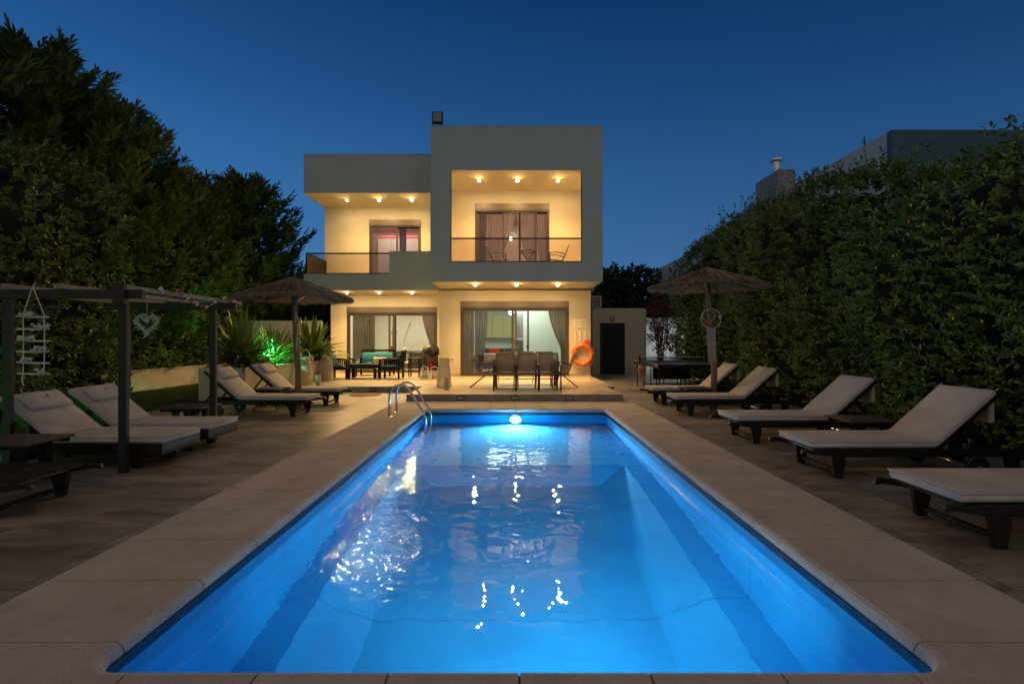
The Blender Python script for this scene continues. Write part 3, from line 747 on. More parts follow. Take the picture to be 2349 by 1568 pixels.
curtain('curtain','sheer voile sweeping left behind the upper loggia door',-.98,.02,-.98,-.62,5.82,3.55,YW+.36,M_cur2,10,tie=.8)
curtain('curtain','sheer voile sweeping right behind the upper loggia door',.10,.72,.50,.72,5.82,3.55,YW+.36,M_cur2,9,tie=.8)
curtain('curtain','narrow voile at the right edge of the upper loggia door',.74,1.10,.92,1.10,5.82,3.55,YW+.33,M_cur2,4,tie=.9)
curtain('curtain','plum curtain in the middle of the upper left balcony door',-4.44,-4.16,-4.42,-4.18,5.72,3.45,YL+.33,M_cur3,4)

# interior lamps
light('kitchen_glow','AREA',(0,19.2,2.86),95,(.86,1.0,.82),2.6,shape='SQUARE',parent=house)
light('living_glow','AREA',(-4.6,21,2.9),105,(1,.90,.66),2.6,shape='SQUARE',parent=house)
light('bedroom_glow','AREA',(.05,18.9,6.25),80,(1,.72,.52),2.4,shape='SQUARE',parent=house)
light('guest_glow','AREA',(-4.8,20.5,6.15),45,(1,.82,.66),1.8,shape='SQUARE',parent=house)

# ------------------------------------------------------------------ room furniture seen through the glass
k = thing('kitchen_cabinet','olive kitchen wall units with a steel hood above a dark worktop','kitchen units',(-.7,21.6,TZ))
g = MB()
for i in range(3): g.box(-.75+.5*i,-.26+.5*i,-.0,.36,1.35,2.25)
ob('wall_unit',g,mat('olive_lacquer',(.40,.36,.17),.3),k,bevel=.006)
g = MB(); g.box(.78,1.18,-.05,.34,1.3,2.6); g.box(.70,1.26,-.12,.34,1.22,1.3); ob('hood',g,M_steel,k,bevel=.006)
g = MB()
for i in range(4): g.box(-.8+.55*i,-.27+.55*i,-.15,.36,.0,.86)
ob('base_unit',g,mat('charcoal_lacquer',(.05,.055,.06),.35),k,bevel=.006)
g = MB(); g.box(-.82,1.42,-.18,.36,.865,.90); ob('worktop',g,mat('worktop',(.12,.12,.12),.3),k)
t = thing('partition_wall','plain pale interior wall right of the kitchen','wall',(1.25,19.6,TZ)); g = MB(); g.box(-.9,1.1,0,.12,0,2.74); o = ob('wall_panel',g,mat('interior_white',(.74,.80,.74),.9),t)
g = MB(); g.box(-.78,-.68,-.012,-.001,.95,1.03); ob('light_switch',g,M_dark,t)
t = thing('indoor_table','small indoor table under a white cloth behind the dining terrace door','table',(-.85,17.95,TZ))
g = MB(); g.box(-.42,.42,-.35,.35,.70,.74)
ob('table_top',g,M_wht,t,bevel=.01)
for sx_ in (-.36,.36):
    for sy_ in (-.28,.28):
        g = MB(); g.box(sx_-.025,sx_+.025,sy_-.025,sy_+.025,0,.699); ob('leg',g,M_wht,t)
g = MB(); nn=40
vv=[];ff=[]
for j,(zz,ex) in enumerate(((.748,0),(.742,.01),(.55,.02),(.40,.03))):
    for i in range(nn):
        a=2*math.pi*i/nn; c_,s2=math.cos(a),math.sin(a); kx=1/max(abs(c_)/.43,abs(s2)/.36); wv=ex*math.sin(9*a)
        vv.append((-.85+c_*(kx+wv+ (ex)),17.95+s2*(kx+wv+ex),TZ+zz))
for j in range(3):
    for i in range(nn): ff.append((j*nn+i,j*nn+(i+1)%nn,(j+1)*nn+(i+1)%nn,(j+1)*nn+i))
ff.append(tuple(range(nn)))
g.add(vv,ff); o=ob('tablecloth',g,mat('white_cloth',(.62,.68,.66),.9)); tag(o,'white cloth hanging over the small indoor table','tablecloth')
t = thing('red_chair','bright red plastic chair behind the indoor table','chair',(-.75,18.65,TZ),math.pi)
g = MB(); g.box(-.2,.2,-.2,.2,.43,.46); ob('seat',g,M_red,t,bevel=.01)
g = MB(); g.box(-.2,.2,-.21,-.18,.47,.92); ob('backrest',g,M_red,t,bevel=.02)
for sx_ in (-.17,.17):
    for sy_ in (-.17,.17):
        g = MB(); g.tube([(sx_,sy_,.43),(sx_*1.1,sy_*1.1,0)],.014,6); ob('leg',g,M_red,t)
for (px,pz,lb) in ((-.12,2.45,'bright round pendant lamp hanging in front of the kitchen hood'),):
    t = thing('pendant_lamp',lb,'lamp',(px,19.0,pz)); g=MB(); g.sphere((0,0,0),.12); ob('lamp_globe',g,emis('globe_white',(1,1,.92),2.5),t,smooth=True)
    g=MB(); g.tube([(0,0,.12),(0,0,.44)],.006,5); ob('cord',g,M_dark,t)
t = thing('chandelier','filigree wire ball pendant lamp glowing in the upper loggia door','lamp',(-.13,18.0,5.03))
def wireball(mb, c, r, n=7):
    for i in range(n):
        a = math.pi*i/n
        mb.tube([(c[0]+r*math.cos(a)*math.sin(2*math.pi*q/20), c[1]+r*math.sin(a)*math.sin(2*math.pi*q/20), c[2]+r*math.cos(2*math.pi*q/20)) for q in range(20)], .005, 4, closed=True)
    for zz in (-.5,0,.5):
        rr = r*math.sqrt(1-zz*zz); mb.tube([(c[0]+rr*math.cos(2*math.pi*q/20), c[1]+rr*math.sin(2*math.pi*q/20), c[2]+r*zz) for q in range(20)], .005, 4, closed=True)
g = MB(); wireball(g,(0,0,0),.23); ob('wire_shade',g,M_wht,t)
g = MB(); g.sphere((0,0,0),.07); ob('bulb',g,emis('bulb_warm',(1,.8,.5),9),t,smooth=True)
g = MB(); g.tube([(0,0,.23),(0,0,1.25)],.008,5); ob('cord',g,M_wht,t)
t = thing('table_lamp','small filigree ball lamp glowing low in the upper loggia door','lamp',(-.13,17.9,3.51))
g = MB(); wireball(g,(0,0,.52),.19); ob('wire_shade',g,M_wht,t); g = MB(); g.sphere((0,0,.52),.05); ob('bulb',g,emis('bulb_warm2',(1,.8,.5),9),t,smooth=True)
g = MB(); g.lathe([(.0001,0),(.1,0),(.1,.02),(.02,.03),(.015,.33)],n=14); ob('base',g,M_wht,t,smooth=True)
# staircase in the living room
t = thing('staircase','pale stair flight rising behind the lounge terrace door','stairs',(-4.0,21.6,TZ))
g = MB()
for i in range(7): g.box(-.75+.05*i,.55-.03*i,.26*i,.26*i+.28,.17*i,.17*(i+1))
ob('flight',g,mat('stair_stone',(.62,.56,.44),.6),t,bevel=.01)
g = MB(); g.tube([(-.85,0,.9),(-.85,1.8,2.1)],.02,6); ob('handrail',g,M_steel,t)
t = thing('stone_panel','rough orange stone wall panel at the right of the living room','wall panel',(-2.95,22.2,TZ))
g = MB()
for j in range(12):
    for i in range(3):
        g.box(-.55+.33*i+random.uniform(-.02,.02),-.24+.33*i,-.02-random.random()*.03,.05,.2*j+.01,.2*j+.19)
ob('stone_cladding',g,mat('orange_stone',(.50,.28,.12),.9,col2=(.62,.40,.2),nscale=5),t,bevel=.01)
t = thing('coat_stand','thin dark coat stand behind the lounge terrace door','coat stand',(-5.0,20.6,TZ))
g = MB(); g.tube([(0,0,0),(0,0,1.75)],.015,6); g.lathe([(.18,0),(.18,.02),(.01,.04)],n=12); ob('pole',g,M_dark,t)
for a in range(4):
    g = MB(); c_,s2=math.cos(a*1.57),math.sin(a*1.57); g.tube([(0,0,1.5),(.15*c_,.15*s2,1.52),(.2*c_,.2*s2,1.6)],.01,5); ob('hook',g,M_dark,t)
g = MB(); g.box(-.05,.08,-.15,-.11,.75,1.0); ob('hanging_bag',g,M_red,t,bevel=.01)
t = thing('indoor_sofa','grey sofa back just inside the lounge terrace door','sofa',(-3.9,20.1,TZ))
g = MB(); g.box(-.9,.7,-.1,.12,.1,.82); ob('backrest',g,mat('sofa_grey',(.25,.27,.22),.9),t,bevel=.06,segs=3)
g = MB(); g.box(-.9,.7,.13,.8,.1,.45); ob('seat',g,mat('sofa_grey2',(.25,.27,.22),.9),t,bevel=.04,segs=3)
t = thing('wardrobe','pale wardrobe doors behind the upper left balcony door','wardrobe',(-4.6,21.3,3.42))
for i in range(4):
    g = MB(); g.box(-1.2+.6*i,-.61+.6*i,0,.5,0,2.3); ob('door',g,mat('wardrobe_paint%d'%i,(.62,.52,.46),.6),t,bevel=.006)
g = MB(); g.box(-1.2,1.19,-.02,.5,2.31,2.42); ob('cornice',g,mat('pink_trim',(.6,.16,.18),.5),t)

# ------------------------------------------------------------------ downlights
def downlight(x, y, z, label, first=[None]):
    if first[0] is None:
        t = thing('downlight', label, 'downlight', (x,y,z), 0, 'recessed spotlights in the soffits and loggia ceiling')
        g = MB(); g.lathe([(.042,-.002),(.068,-.004),(.072,-.012),(.056,-.016),(.045,-.010)], n=20); ob('trim_ring', g, M_steel, t, smooth=True)
        g = MB(); g.lathe([(.0001,-.026),(.026,-.022),(.042,-.008)], n=16); ob('lens', g, emis('spot_lens',(1,.70,.34),1500), t, smooth=True)
        first[0] = t
    else: t = dup(first[0], (x,y,z), 0, label)
    light('spot_spill','SPOT',(x,y,z-.045),P_DOWN,WARM,.03,parent=t,spot=R(142),rot=(R(-44),0,0))
    light('spot_beam','SPOT',(x,y,z-.05),P_BEAM,WARM,.03,parent=t,spot=R(118))
rowl = ['left','middle','right']
for i,x in enumerate((-6.01,-4.85,-3.68)):
    downlight(x,18.0,6.41,'%s spotlight of three in the soffit over the upper left balcony'%rowl[i])
    downlight(x,18.0,3.095,'%s spotlight of three over the lounge terrace'%rowl[i])
for i,x in enumerate((-1.13,.10,1.40)): downlight(x,16.1,6.50,'%s spotlight of three in the loggia ceiling'%rowl[i])
for i,x in enumerate((-1.24,.07,1.38)): downlight(x,16.0,3.148,'%s spotlight of three over the dining terrace'%rowl[i])
for o in list(scene.objects):
    pass

# roof floodlight
t = thing('roof_floodlight','black square floodlight standing on the roof edge, unlit','floodlight',(-2.33,15.2,7.83))
g = MB(); g.box(-.165,.165,-.05,.06,.10,.46); ob('housing',g,M_dark,t,bevel=.015)
g = MB(); g.box(-.125,.125,-.054,-.049,.16,.42); ob('front_glass',g,mat('flood_glass',(.16,.22,.24),.15),t)
g = MB(); g.box(-.15,.15,-.02,.03,0,.03); g.box(-.16,-.14,-.02,.03,.03,.14); g.box(.14,.16,-.02,.03,.03,.14); ob('bracket',g,M_dark,t)

# wall sockets, boards, lifebuoy
for i,x in enumerate((-2.22,-2.10)):
    t = thing('wall_socket', ['left','right'][i]+' cream socket on the wall between the two terrace doors','socket',(x,YW,.80),0,'outdoor sockets')
    g = MB(); g.box(-.042,.042,-.04,-.001,-.045,.045); ob('cover',g,M_wht,t,bevel=.006)
    g = MB(); g.tube([(0,-.02,-.05),(0,-.02,-.1)],.008,5); ob('plug_lead',g,M_dark,t)
t = thing('notice_board','upper cream notice board with two columns of small print','sign',(2.255,YW,1.965))
g = MB(); g.box(-.215,.215,-.014,-.001,-.135,.135); ob('board',g,M_paper,t)
g = MB()
for c_ in (-.1,.1):
    for r2 in range(9):
        x = c_-.085
        while x < c_+.075:
            l2 = random.uniform(.012,.035); g.box(x,min(x+l2,c_+.085),-.016,-.0145,.105-.025*r2-.004,.105-.025*r2+.004); x += l2+.008
ob('print',g,M_ink,t)
t = thing('pool_rules_board','lower cream board with ten little pool rule pictures','sign',(2.26,YW,1.52))
g = MB(); g.box(-.165,.165,-.014,-.001,-.19,.19); ob('board',g,M_paper,t)
g = MB()
for i in range(2):
    for j in range(5):
        cx,cz = -.08+.16*i, .145-.072*j
        g.box(cx-.065,cx-.025,-.016,-.0145,cz-.022,cz+.022)
        for q in range(3): g.box(cx-.015,cx+.03+.03*random.random(),-.016,-.0145,cz+.012-.014*q-.0035,cz+.012-.014*q+.0035)
ob('print',g,M_ink,t)
t = thing('lifebuoy','orange lifebuoy with grey bands on the wall right of the dining terrace door','lifebuoy',(2.31,YW-.085,.885))
g = MB(); g.tube([(.315*math.cos(a*math.pi/24),0,.315*math.sin(a*math.pi/24)) for a in range(48)],.075,14,closed=True); ob('ring',g,M_orange,t,smooth=True)
for a in (4,94,184,274):
    g = MB(); g.tube([(.315*math.cos(R(a+q)),0,.315*math.sin(R(a+q))) for q in (-4.5,-1.5,1.5,4.5)],.078,14); ob('band',g,M_tape,t,smooth=True)
g = MB(); pts=[]
for q in range(97):
    a = q*2*math.pi/96; sag = .04*abs(math.sin(2*(a-R(4)))); pts.append(((.395+sag)*math.cos(a),-.02,(.395+sag)*math.sin(a)-.35*sag))
g.tube(pts[:-1],.006,5,closed=True); ob('grab_rope',g,M_rope,t)
t = thing('rescue_line_bag','small red orange rescue light clipped above the lifebuoy','rescue light',(2.47,YW-.06,1.29))
g = MB(); g.box(-.08,.09,-.05,.05,-.1,.11); ob('case',g,mat('rescue_red',(.75,.07,.02),.5),t,bevel=.03,segs=3)
g = MB(); g.tube([(-.02,-.05,-.1),(-.03,-.08,-.16),(.0,-.07,-.2)],.008,5); ob('clip',g,M_steel,t)

# AC unit, shed
shed = thing('garden_shed','small cream outbuilding with a dark louvred door right of the villa','shed',(4.24,20.5,0))
g = MB(); wall_holes(g,3.0,5.39,0,2.70,20.5,20.7,[(3.5,4.52,0,2.10)]); g.box(5.19,5.39,20.7,24,0,2.7); ob('wall',g,mat('shed_plaster',(.60,.58,.44),.9,col2=(.54,.52,.40),nscale=2),shed,world=True)
g = MB(); g.box(3.0,5.19,20.7,24,2.55,2.69); ob('roof',g,M_grey,shed,world=True)
g = MB(); g.box(3.505,3.58,20.52,20.6,0,2.095); g.box(4.44,4.515,20.52,20.6,0,2.095); g.box(3.58,4.44,20.52,20.6,2.02,2.095); df = ob('door_frame',g,M_dark,shed,world=True)
g = MB(); g.box(3.58,4.44,20.56,20.58,.01,2.02)
for i in range(26): g.bar((3.62,20.545,.08+.073*i),(4.40,20.545,.08+.073*i),.03,.05,up=(0,-.6,1))
ob('louvred_door',g,mat('door_dark',(.03,.03,.032),.5),shed,world=True)
t = thing('bulkhead_light','round unlit bulkhead lamp above the shed door','wall lamp',(3.99,20.5,2.27)); g=MB(); g.lathe([(.09,0),(.09,.03),(.06,.07),(.0001,.08)],axis='y',n=18); ob('globe',g,mat('frost',(.35,.35,.3),.4),t,smooth=True); g=MB(); g.lathe([(.105,0),(.105,.02),(.09,.025)],axis='y',n=18); ob('rim',g,M_dark,t)
t = thing('air_conditioner','white outdoor air conditioning unit on the shed roof','air conditioner',(3.45,21.0,2.70))
g=MB(); g.box(-.2,.2,0,.7,.05,.55); ob('casing',g,mat('ac_white',(.5,.5,.48),.5),t,bevel=.01)
g=MB()
for i in range(3):
    for j in range(7): g.box(-.14+.10*i,-.06+.10*i,-.004,-.001,.09+.062*j,.13+.062*j)
ob('grille',g,M_dark,t)
g=MB(); g.box(-.18,-.13,.05,.65,0,.05); g.box(.13,.18,.05,.65,0,.05); ob('feet',g,M_dark,t)

light('yard_glow','AREA',(7.2,21.5,2.6),48,(.75,.92,1),.3,parent=shed)
# garden walls and planter
g = MB(); g.box(-10.2,-10.0,9,17.5,-.06,.55); g.box(-10.22,-9.98,9,17.5,.55,.58); o = ob('garden_wall',g,M_gwall); tag(o,'low cream garden wall under the hedge behind the lawn','wall')
pl = thing('planter','long raised cream planter wall holding the strappy plants','planter',(-6.5,13.5,0))
g = MB(); g.box(-7.04,-6.0,11.17,11.32,-.05,.75); g.box(-6.15,-6.0,11.32,16.2,-.05,.75); g.box(-7.04,-6.89,11.32,16.2,-.05,.75); g.box(-6.89,-6.15,16.05,16.2,-.05,.75); ob('planter_wall',g,M_gwall,pl,world=True,bevel=.006)
g = MB(); g.box(-6.89,-6.15,11.32,16.05,.60,.68); ob('soil',g,M_soil,pl,world=True)
o = ob('boundary_wall', MB().box(-14,-7.25,18.8,18.95,-.05,2.12), mat('pale_wall',(.62,.63,.54),.9,col2=(.45,.46,.40),nscale=1.5)); tag(o,'pale boundary wall left of the villa behind the planter','wall')
o = ob('boundary_wall', MB().box(5.2,12,23.5,23.7,-.05,2.45), M_white); tag(o,'pale boundary wall behind the shed and hedge','wall')

# neighbour house
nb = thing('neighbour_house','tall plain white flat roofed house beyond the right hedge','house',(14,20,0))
g = MB(); g.box(11.0,26,14.6,14.8,0,7.50); ob('front_wall',g,mat('neighbour_shaded',(.065,.14,.20),.9,col2=(.055,.12,.175),nscale=.8),nb,world=True)  # front face darkened and blued: its dusk shade is painted into the colour
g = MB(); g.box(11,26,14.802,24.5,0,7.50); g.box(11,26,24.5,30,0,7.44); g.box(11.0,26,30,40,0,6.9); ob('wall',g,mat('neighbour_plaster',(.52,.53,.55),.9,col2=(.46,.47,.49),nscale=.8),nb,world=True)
g = MB(); g.box(10.2,10.86,19.4,21.2,0,8.0); ch = ob('chimney',g,mat('chimney_render',(.30,.32,.33),.95,col2=(.17,.18,.19),nscale=9,bump=.02,bscale=14),nb,world=True)
g = MB(); g.tube([(10.45,20.0,8.0),(10.45,20.0,8.52)],.13,14); g.lathe([(.0001,8.62),(.12,8.62),(.26,8.56),(.26,8.50),(.1,8.52)],c=(10.45,20.0,.02),n=20); g.tube([(10.45,20.0,8.2),(10.45,20.0,8.24)],.145,14)
f_ = ob('flue_pipe',g,M_steel,ch,smooth=False)

# ================================================================== PLANTS
t = thing('hedge','tall glossy laurel hedge along the right side of the pool','hedge',(5.85,2.2,0),0)
# the right hedge faces -x: build it facing +x and turn it round
t.location = (5.75, 18.0, 0); t.rotation_euler = (0,0,math.pi)
hedge(t, 15.6, .12, 4.05, 92, .083, .033, M_laurel, thick=1.6, ph=.4, shoots=200, k=10, topvar=.32,
      topfn=lambda q: np.interp(18.0-q, [2,5.7,7.2,8.5,10.4,12.7,15.5,18], [3.3,3.6,3.95,4.15,4.55,4.75,4.65,4.35]))
t = thing('hedge','tall leafy laurel hedge behind the pergola on the left','hedge',(-8.5,3.2,0),0)
hedge(t, 7.8, .10, 4.85, 62, .098, .038, M_laurel2, thick=1.6, ph=2.1, shoots=80, k=10, topvar=.35)
t = thing('hedge','dense hedge growing over the low garden wall beyond the lawn','hedge',(-10.05,10.8,0),0)
hedge(t, 7.6, .52, 4.9, 54, .10, .038, M_laurel2, thick=1.3, ph=4.4, shoots=70, k=9, topvar=.4)
t = thing('hedge','black silhouetted hedge behind the left boundary wall','hedge',(-16,25.0,0),R(-90))
hedge(t, 12.0, .1, 4.3, 14, .24, .09, M_far, thick=1.0, ph=1.4, shoots=20, k=9, topvar=.3)
t = thing('red_leaf_shrub','reddish twiggy shrub at the far end of the right hedge','shrub',(5.45,18.75,0))
B = rng.normal(0,1,(420,3)); B = nrm(B)*rng.uniform(.5,1.05,(420,1))*np.array([.55,.6,1.15]) + np.array([.1,0,1.9]); O = B-np.array([.1,0,1.2])
leaf_obj('foliage', *sprigs(B,O,.22,7,.10,.035,spread=1.0), .1, M_redl, t)
g = MB()
for i in range(26):
    a=random.uniform(0,6.28); r1=random.uniform(.1,.6); h1=random.uniform(2.2,3.6); g.tube([(0,0,0),(r1*.5*math.cos(a),r1*.5*math.sin(a),h1*.5),(r1*math.cos(a)+random.uniform(-.1,.1),r1*math.sin(a),h1)],[.015,.010,.004],5)
ob('twig',g,mat('red_bark',(.12,.05,.035),.9),t)
specs = [(-13.2,9.6,9.6,3.0,3,'tall dark cypress cut by the left edge of the photo'),(-12.0,12.6,9.1,2.6,5,'tallest dark cypress above the pergola, second from the left'),
         (-11.9,15.0,8.6,2.3,8,'dark cypress in the middle of the left row'),(-12.2,18.2,7.7,2.3,12,'cypress with a ragged low top left of the wide one'),
         (-11.3,21.0,8.5,2.5,17,'wide cypress with reaching boughs nearest the villa')]
for (x,y,h_,rd,sd,lb) in specs:
    t = thing('cypress_tree',lb,'tree',(x,y,0),0,'cypress trees behind the left hedge'); conifer(t,h_,rd,sd)
for i,(x,y,h_,rd,lb) in enumerate(((6.5,36,5.6,2.6,'dark tree silhouette behind the shed'),(10.5,38,5.9,3.0,'dark tree silhouette between the shed and the red shrub'),(14.5,37,6.4,3.2,'dark tree silhouette hidden behind the parasol on the right'))):
    t = thing('distant_tree',lb,'tree',(x,y,0),0,'far trees behind the shed'); blob_tree(t,h_,rd,30+i,M_far,.3,.13,1100)
t = thing('hedge','low black hedge closing the view behind the shed','hedge',(2,33,0),R(-90)); hedge(t,18,.1,3.9,8,.32,.12,M_far,thick=1.2,ph=3,shoots=14,k=8)
def strappy(loc, n, L0, W0, label, seed, zoff=0):
    r = np.random.default_rng(seed); t = thing('strap_leaf_plant',label,'plant',loc,0,'strappy plants in the raised planter')
    V=[];F=[]
    mb = MB()
    for i in range(n):
        az = r.uniform(0,6.28); el = r.uniform(.25,1.45); L = L0*r.uniform(.6,1.1); W = W0*r.uniform(.7,1.15)
        out = np.array([math.cos(az),math.sin(az),0]); sd = np.array([-math.sin(az),math.cos(az),0])
        p0 = out*r.uniform(.0,.12)+np.array([0,0,r.uniform(0,.25)]); seg=7; pts=[]
        for j in range(seg+1):
            s=j/seg; e = el - s*s*r.uniform(.3,.9)*(1.5-el)*.9
            pts.append(p0 + out*L*s*math.cos(el)*1.0 + np.array([0,0,1])*(L*s*math.sin(el) - L*.42*s*s*math.cos(el)))
        v=[]
        for j,p in enumerate(pts):
            s=j/seg; wv = W*(math.sin(math.pi*min(1,(s*.85+.12)))**.8)*(1 if s<1 else .05)
            v += [tuple(p+sd*wv*.5+np.array([0,0,.18*wv])), tuple(p), tuple(p-sd*wv*.5+np.array([0,0,.18*wv]))]
        f=[]
        for j in range(seg):
            a=j*3; f += [(a,a+1,a+4,a+3),(a+1,a+2,a+5,a+4)]
        mb.add(v,f)
    ob('leaf_rosette',mb,M_agav,t)
    for i in range(5): a=r.uniform(0,6.28); ob('stem',MB().tube([(.05*math.cos(a),.05*math.sin(a),-.05),(.08*math.cos(a),.08*math.sin(a),.3)],[.05,.03],7),M_bark,t)
strappy((-6.5,11.95,.68),190,1.32,.115,'large dark strappy plant at the near end of the planter',1)
strappy((-6.45,13.35,.68),150,1.2,.075,'strappy plant lit vivid green in the middle of the planter',2)
strappy((-6.4,14.5,.68),100,.85,.06,'smaller yellow green strappy plant behind the left parasol pole',3)
strappy((-6.3,15.55,.68),190,1.35,.125,'large bright strappy plant at the planter end next to the lounge',4)

# green garden spots
def garden_spot(loc, aim, power, label, col=(.05,1,.25), spot=R(110)):
    t = thing('garden_spotlight',label,'garden light',loc)
    d = (Vector(aim)-Vector(loc)).normalized(); rot = d.to_track_quat('-Z','Y').to_euler()
    g=MB(); g.lathe([(.0001,-.06),(.045,-.05),(.05,.04),(.045,.04)],n=16); h1=ob('housing',g,M_dark,t,smooth=True); h1.rotation_euler=(rot[0]+math.pi,rot[1],rot[2]); h1.rotation_euler = (-d).to_track_quat('-Z','Y').to_euler()
    g=MB(); g.tube([(0,0,-.16),(0,0,-.03)],.01,6); ob('spike',g,M_dark,t)
    light('green_glow','SPOT' if spot < 3 else 'POINT',Vector(loc)+d*.08,power,col,.03,rot=rot,parent=t,spot=spot)
garden_spot((-6.32,12.85,.92),(-6.6,13.6,1.5),120,'green garden spotlight glowing between the planter plants',col=(.06,1,.32),spot=R(200))
garden_spot((-7.6,2.6,.25),(-7.5,9.0,2.4),48,'green garden spotlight on the lawn left of the loungers',spot=R(130))
garden_spot((-7.5,13.2,.2),(-11.0,19,5.5),110,'green garden spotlight behind the planter aimed up at the trees',spot=R(62))

# ================================================================== FURNITURE
# ---- sun lounger: local +x runs from the foot end to the head end, origin on the ground at the cushion foot
def lounger_frame(t, head=True):
    for s in (-1,1):
        y = s*.315
        g = MB(); prof = [(-.12,.245),(-.10,.275),(-.06,.285),(.02,.275),(.12,.285),(1.95,.285),(2.08,.275),(2.08,.215),(.35,.205),(.12,.215),(0,.235),(-.06,.243),(-.10,.235)]
        g.prism(prof, y-.018, y+.018); ob('side_rail',g,M_wood,t,bevel=.006)
        g = MB(); g.prism([(.17,.25),(.30,.25),(.315,.15),(.29,.05),(.285,0),(.205,0),(.20,.06),(.185,.14)], y-.024, y+.024); ob('front_leg',g,M_wood,t,bevel=.006)
        g = MB(); g.prism([(1.88,.24),(2.0,.24),(2.03,.12),(2.06,0),(1.95,0),(1.90,.12)], y-.024, y+.024); ob('rear_leg',g,M_wood,t,bevel=.006)
        g = MB(); g.lathe([(.0001,-.02),(.105,-.02),(.115,-.012),(.115,.012),(.105,.02),(.0001,.02)],c=(1.57,y+s*.05,.115),n=24,axis='y'); wl = ob('wheel',g,M_dark,t,smooth=False)
        g = MB(); g.lathe([(.0001,-.03),(.03,-.03),(.03,.03),(.0001,.03)],c=(1.57,y+s*.05,.115),n=12,axis='y'); ob('hub',g,M_steel,wl)
        g = MB(); g.bar((1.57,y,.12),(1.57,y,.22),.04,.04,up=(0,1,0)); ob('wheel_bracket',g,M_wood,t)
    g = MB(); g.tube([(1.57,-.36,.115),(1.57,.36,.115)],.012,8); ob('axle',g,M_steel,t)
    g = MB(); g.box(.22,.27,-.291,.291,.05,.08); ob('stretcher',g,M_wood,t,bevel=.004)
    g = MB()
    for i in range(13): g.box(.02+.095*i,.09+.095*i,-.296,.296,.262,.280)
    ob('seat_slats',g,M_wood,t,bevel=.003)
    g = MB(); c_,s2 = math.cos(R(42)),math.sin(R(42)); ox,oz = 1.25,.285
    def bk(a,b): return (ox+a*c_-b*s2, oz+a*s2+b*c_)
    for s in (-1,1):
        y = s*.26; g.bar((*bk(0,-.02)[:1],y,bk(0,-.02)[1]),(bk(.80,-.02)[0],y,bk(.80,-.02)[1]),.03,.045)
    for i in range(8):
        p = bk(.05+.1*i,.008); g.bar((p[0],-.27,p[1]),(p[0],.27,p[1]),.06,.014,up=(-s2,0,c_))
    ob('back_frame',g,M_wood,t,bevel=.003)
    for s in (-1,1):
        y=s*.24; p=bk(.45,-.05); ob('back_prop',MB().bar((p[0],y,p[1]),(1.86,y,.24),.022,.03),M_wood,t)
def pad(mb, pts, hw, th, nseg=10):
    """cushion swept along a side-view line (x,z = underside) with rounded edges"""
    import itertools
    sec=[]; n=len(pts)
    for i,(x,z) in enumerate(pts):
        a=pts[max(i-1,0)]; b=pts[min(i+1,n-1)]; dx,dz=b[0]-a[0],b[1]-a[1]; L=math.hypot(dx,dz); nx,nz=-dz/L,dx/L
        e = 0 if 0<i<n-1 else .014
        ring=[]
        for (yy,tt) in ((-hw+.02+e,.0+e*.3),(-hw+e,.02),(-hw+e,th-.02),(-hw+.022+e,th-e*.5),(-hw*.5,th+.004-e),(0,th+.006-e),(hw*.5,th+.004-e),(hw-.022-e,th-e*.5),(hw-e,th-.02),(hw-e,.02),(hw-.02-e,e*.3)):
            ring.append((x+nx*tt, yy, z+nz*tt))
        sec.append(ring)
    k=len(sec[0]); v=[p for r_ in sec for p in r_]; f=[]
    for i in range(n-1):
        for j in range(k): f.append((i*k+j,i*k+(j+1)%k,(i+1)*k+(j+1)%k,(i+1)*k+j))
    f.append(tuple(reversed(range(k)))); f.append(tuple((n-1)*k+j for j in range(k)))
    mb.add(v,f)
def dens_line(ps, step=.05):
    out=[]
    for a,b in zip(ps,ps[1:]):
        L=math.hypot(b[0]-a[0],b[1]-a[1]); m_=max(1,int(L/step))
        for i in range(m_): out.append((a[0]+(b[0]-a[0])*i/m_, a[1]+(b[1]-a[1])*i/m_))
    out.append(ps[-1]); return out
ANG=R(42)
def make_lounger(label, group, cushion=True, pillow='front', ang=ANG):
    t = thing('sun_lounger',label,'sun lounger',(0,0,0),0,group)
    lounger_frame(t)
    if cushion:
        bx,bz = 1.24,.300; L=.78
        line = dens_line([(.0,.293),(.012,.292),(1.19,.293)]) + [(1.215,.297)] + dens_line([(bx+.02*math.cos(ang),bz+.018),(bx+(L-.012)*math.cos(ang),bz+(L-.012)*math.sin(ang)),(bx+L*math.cos(ang),bz+L*math.sin(ang))])
        g=MB(); pad(g,line,.325,.065); ob('cushion',g,M_cush,t,smooth=True)
        g=MB(); 
        for s in (-1,1): g.tube([(p[0],s*.322,p[1]+.06) for p in line],.006,6)
        g.tube([(.0,-.32,.352),(.0,.32,.352)],.006,6)
        ob('piping',g,M_cushd,t,smooth=True)
        if pillow=='front':
            c_,s2=math.cos(ang),math.sin(ang)
            def bp_(a,b): return (bx+a*c_-b*s2, bz+a*s2+b*c_)
            ln=dens_line([bp_(.46,.067),bp_(.475,.067),bp_(.70,.067),bp_(.715,.067)],.04)
            g=MB(); pad(g,ln,.25,.07); p_=ob('pillow',g,M_cush,t,smooth=True)
            g=MB(); c0=bp_(.60,.146); g.add([(c0[0]-.012,-.012,c0[1]-.004),(c0[0]+.012,-.012,c0[1]+.018),(c0[0]+.012,.014,c0[1]+.018),(c0[0]-.006,.012,c0[1]+.003)],[(0,1,2,3)]); ob('emblem',g,M_dark,p_)
        else:
            g=MB(); tx,tz=bx+L*math.cos(ang),bz+L*math.sin(ang)
            g.prism([(tx+.03,tz-.02),(tx+.085,tz-.03),(tx+.09,tz-.30),(tx+.03,tz-.31)],-.20,.20); ob('pillow',g,M_cush,t,bevel=.02,segs=3)
    return t
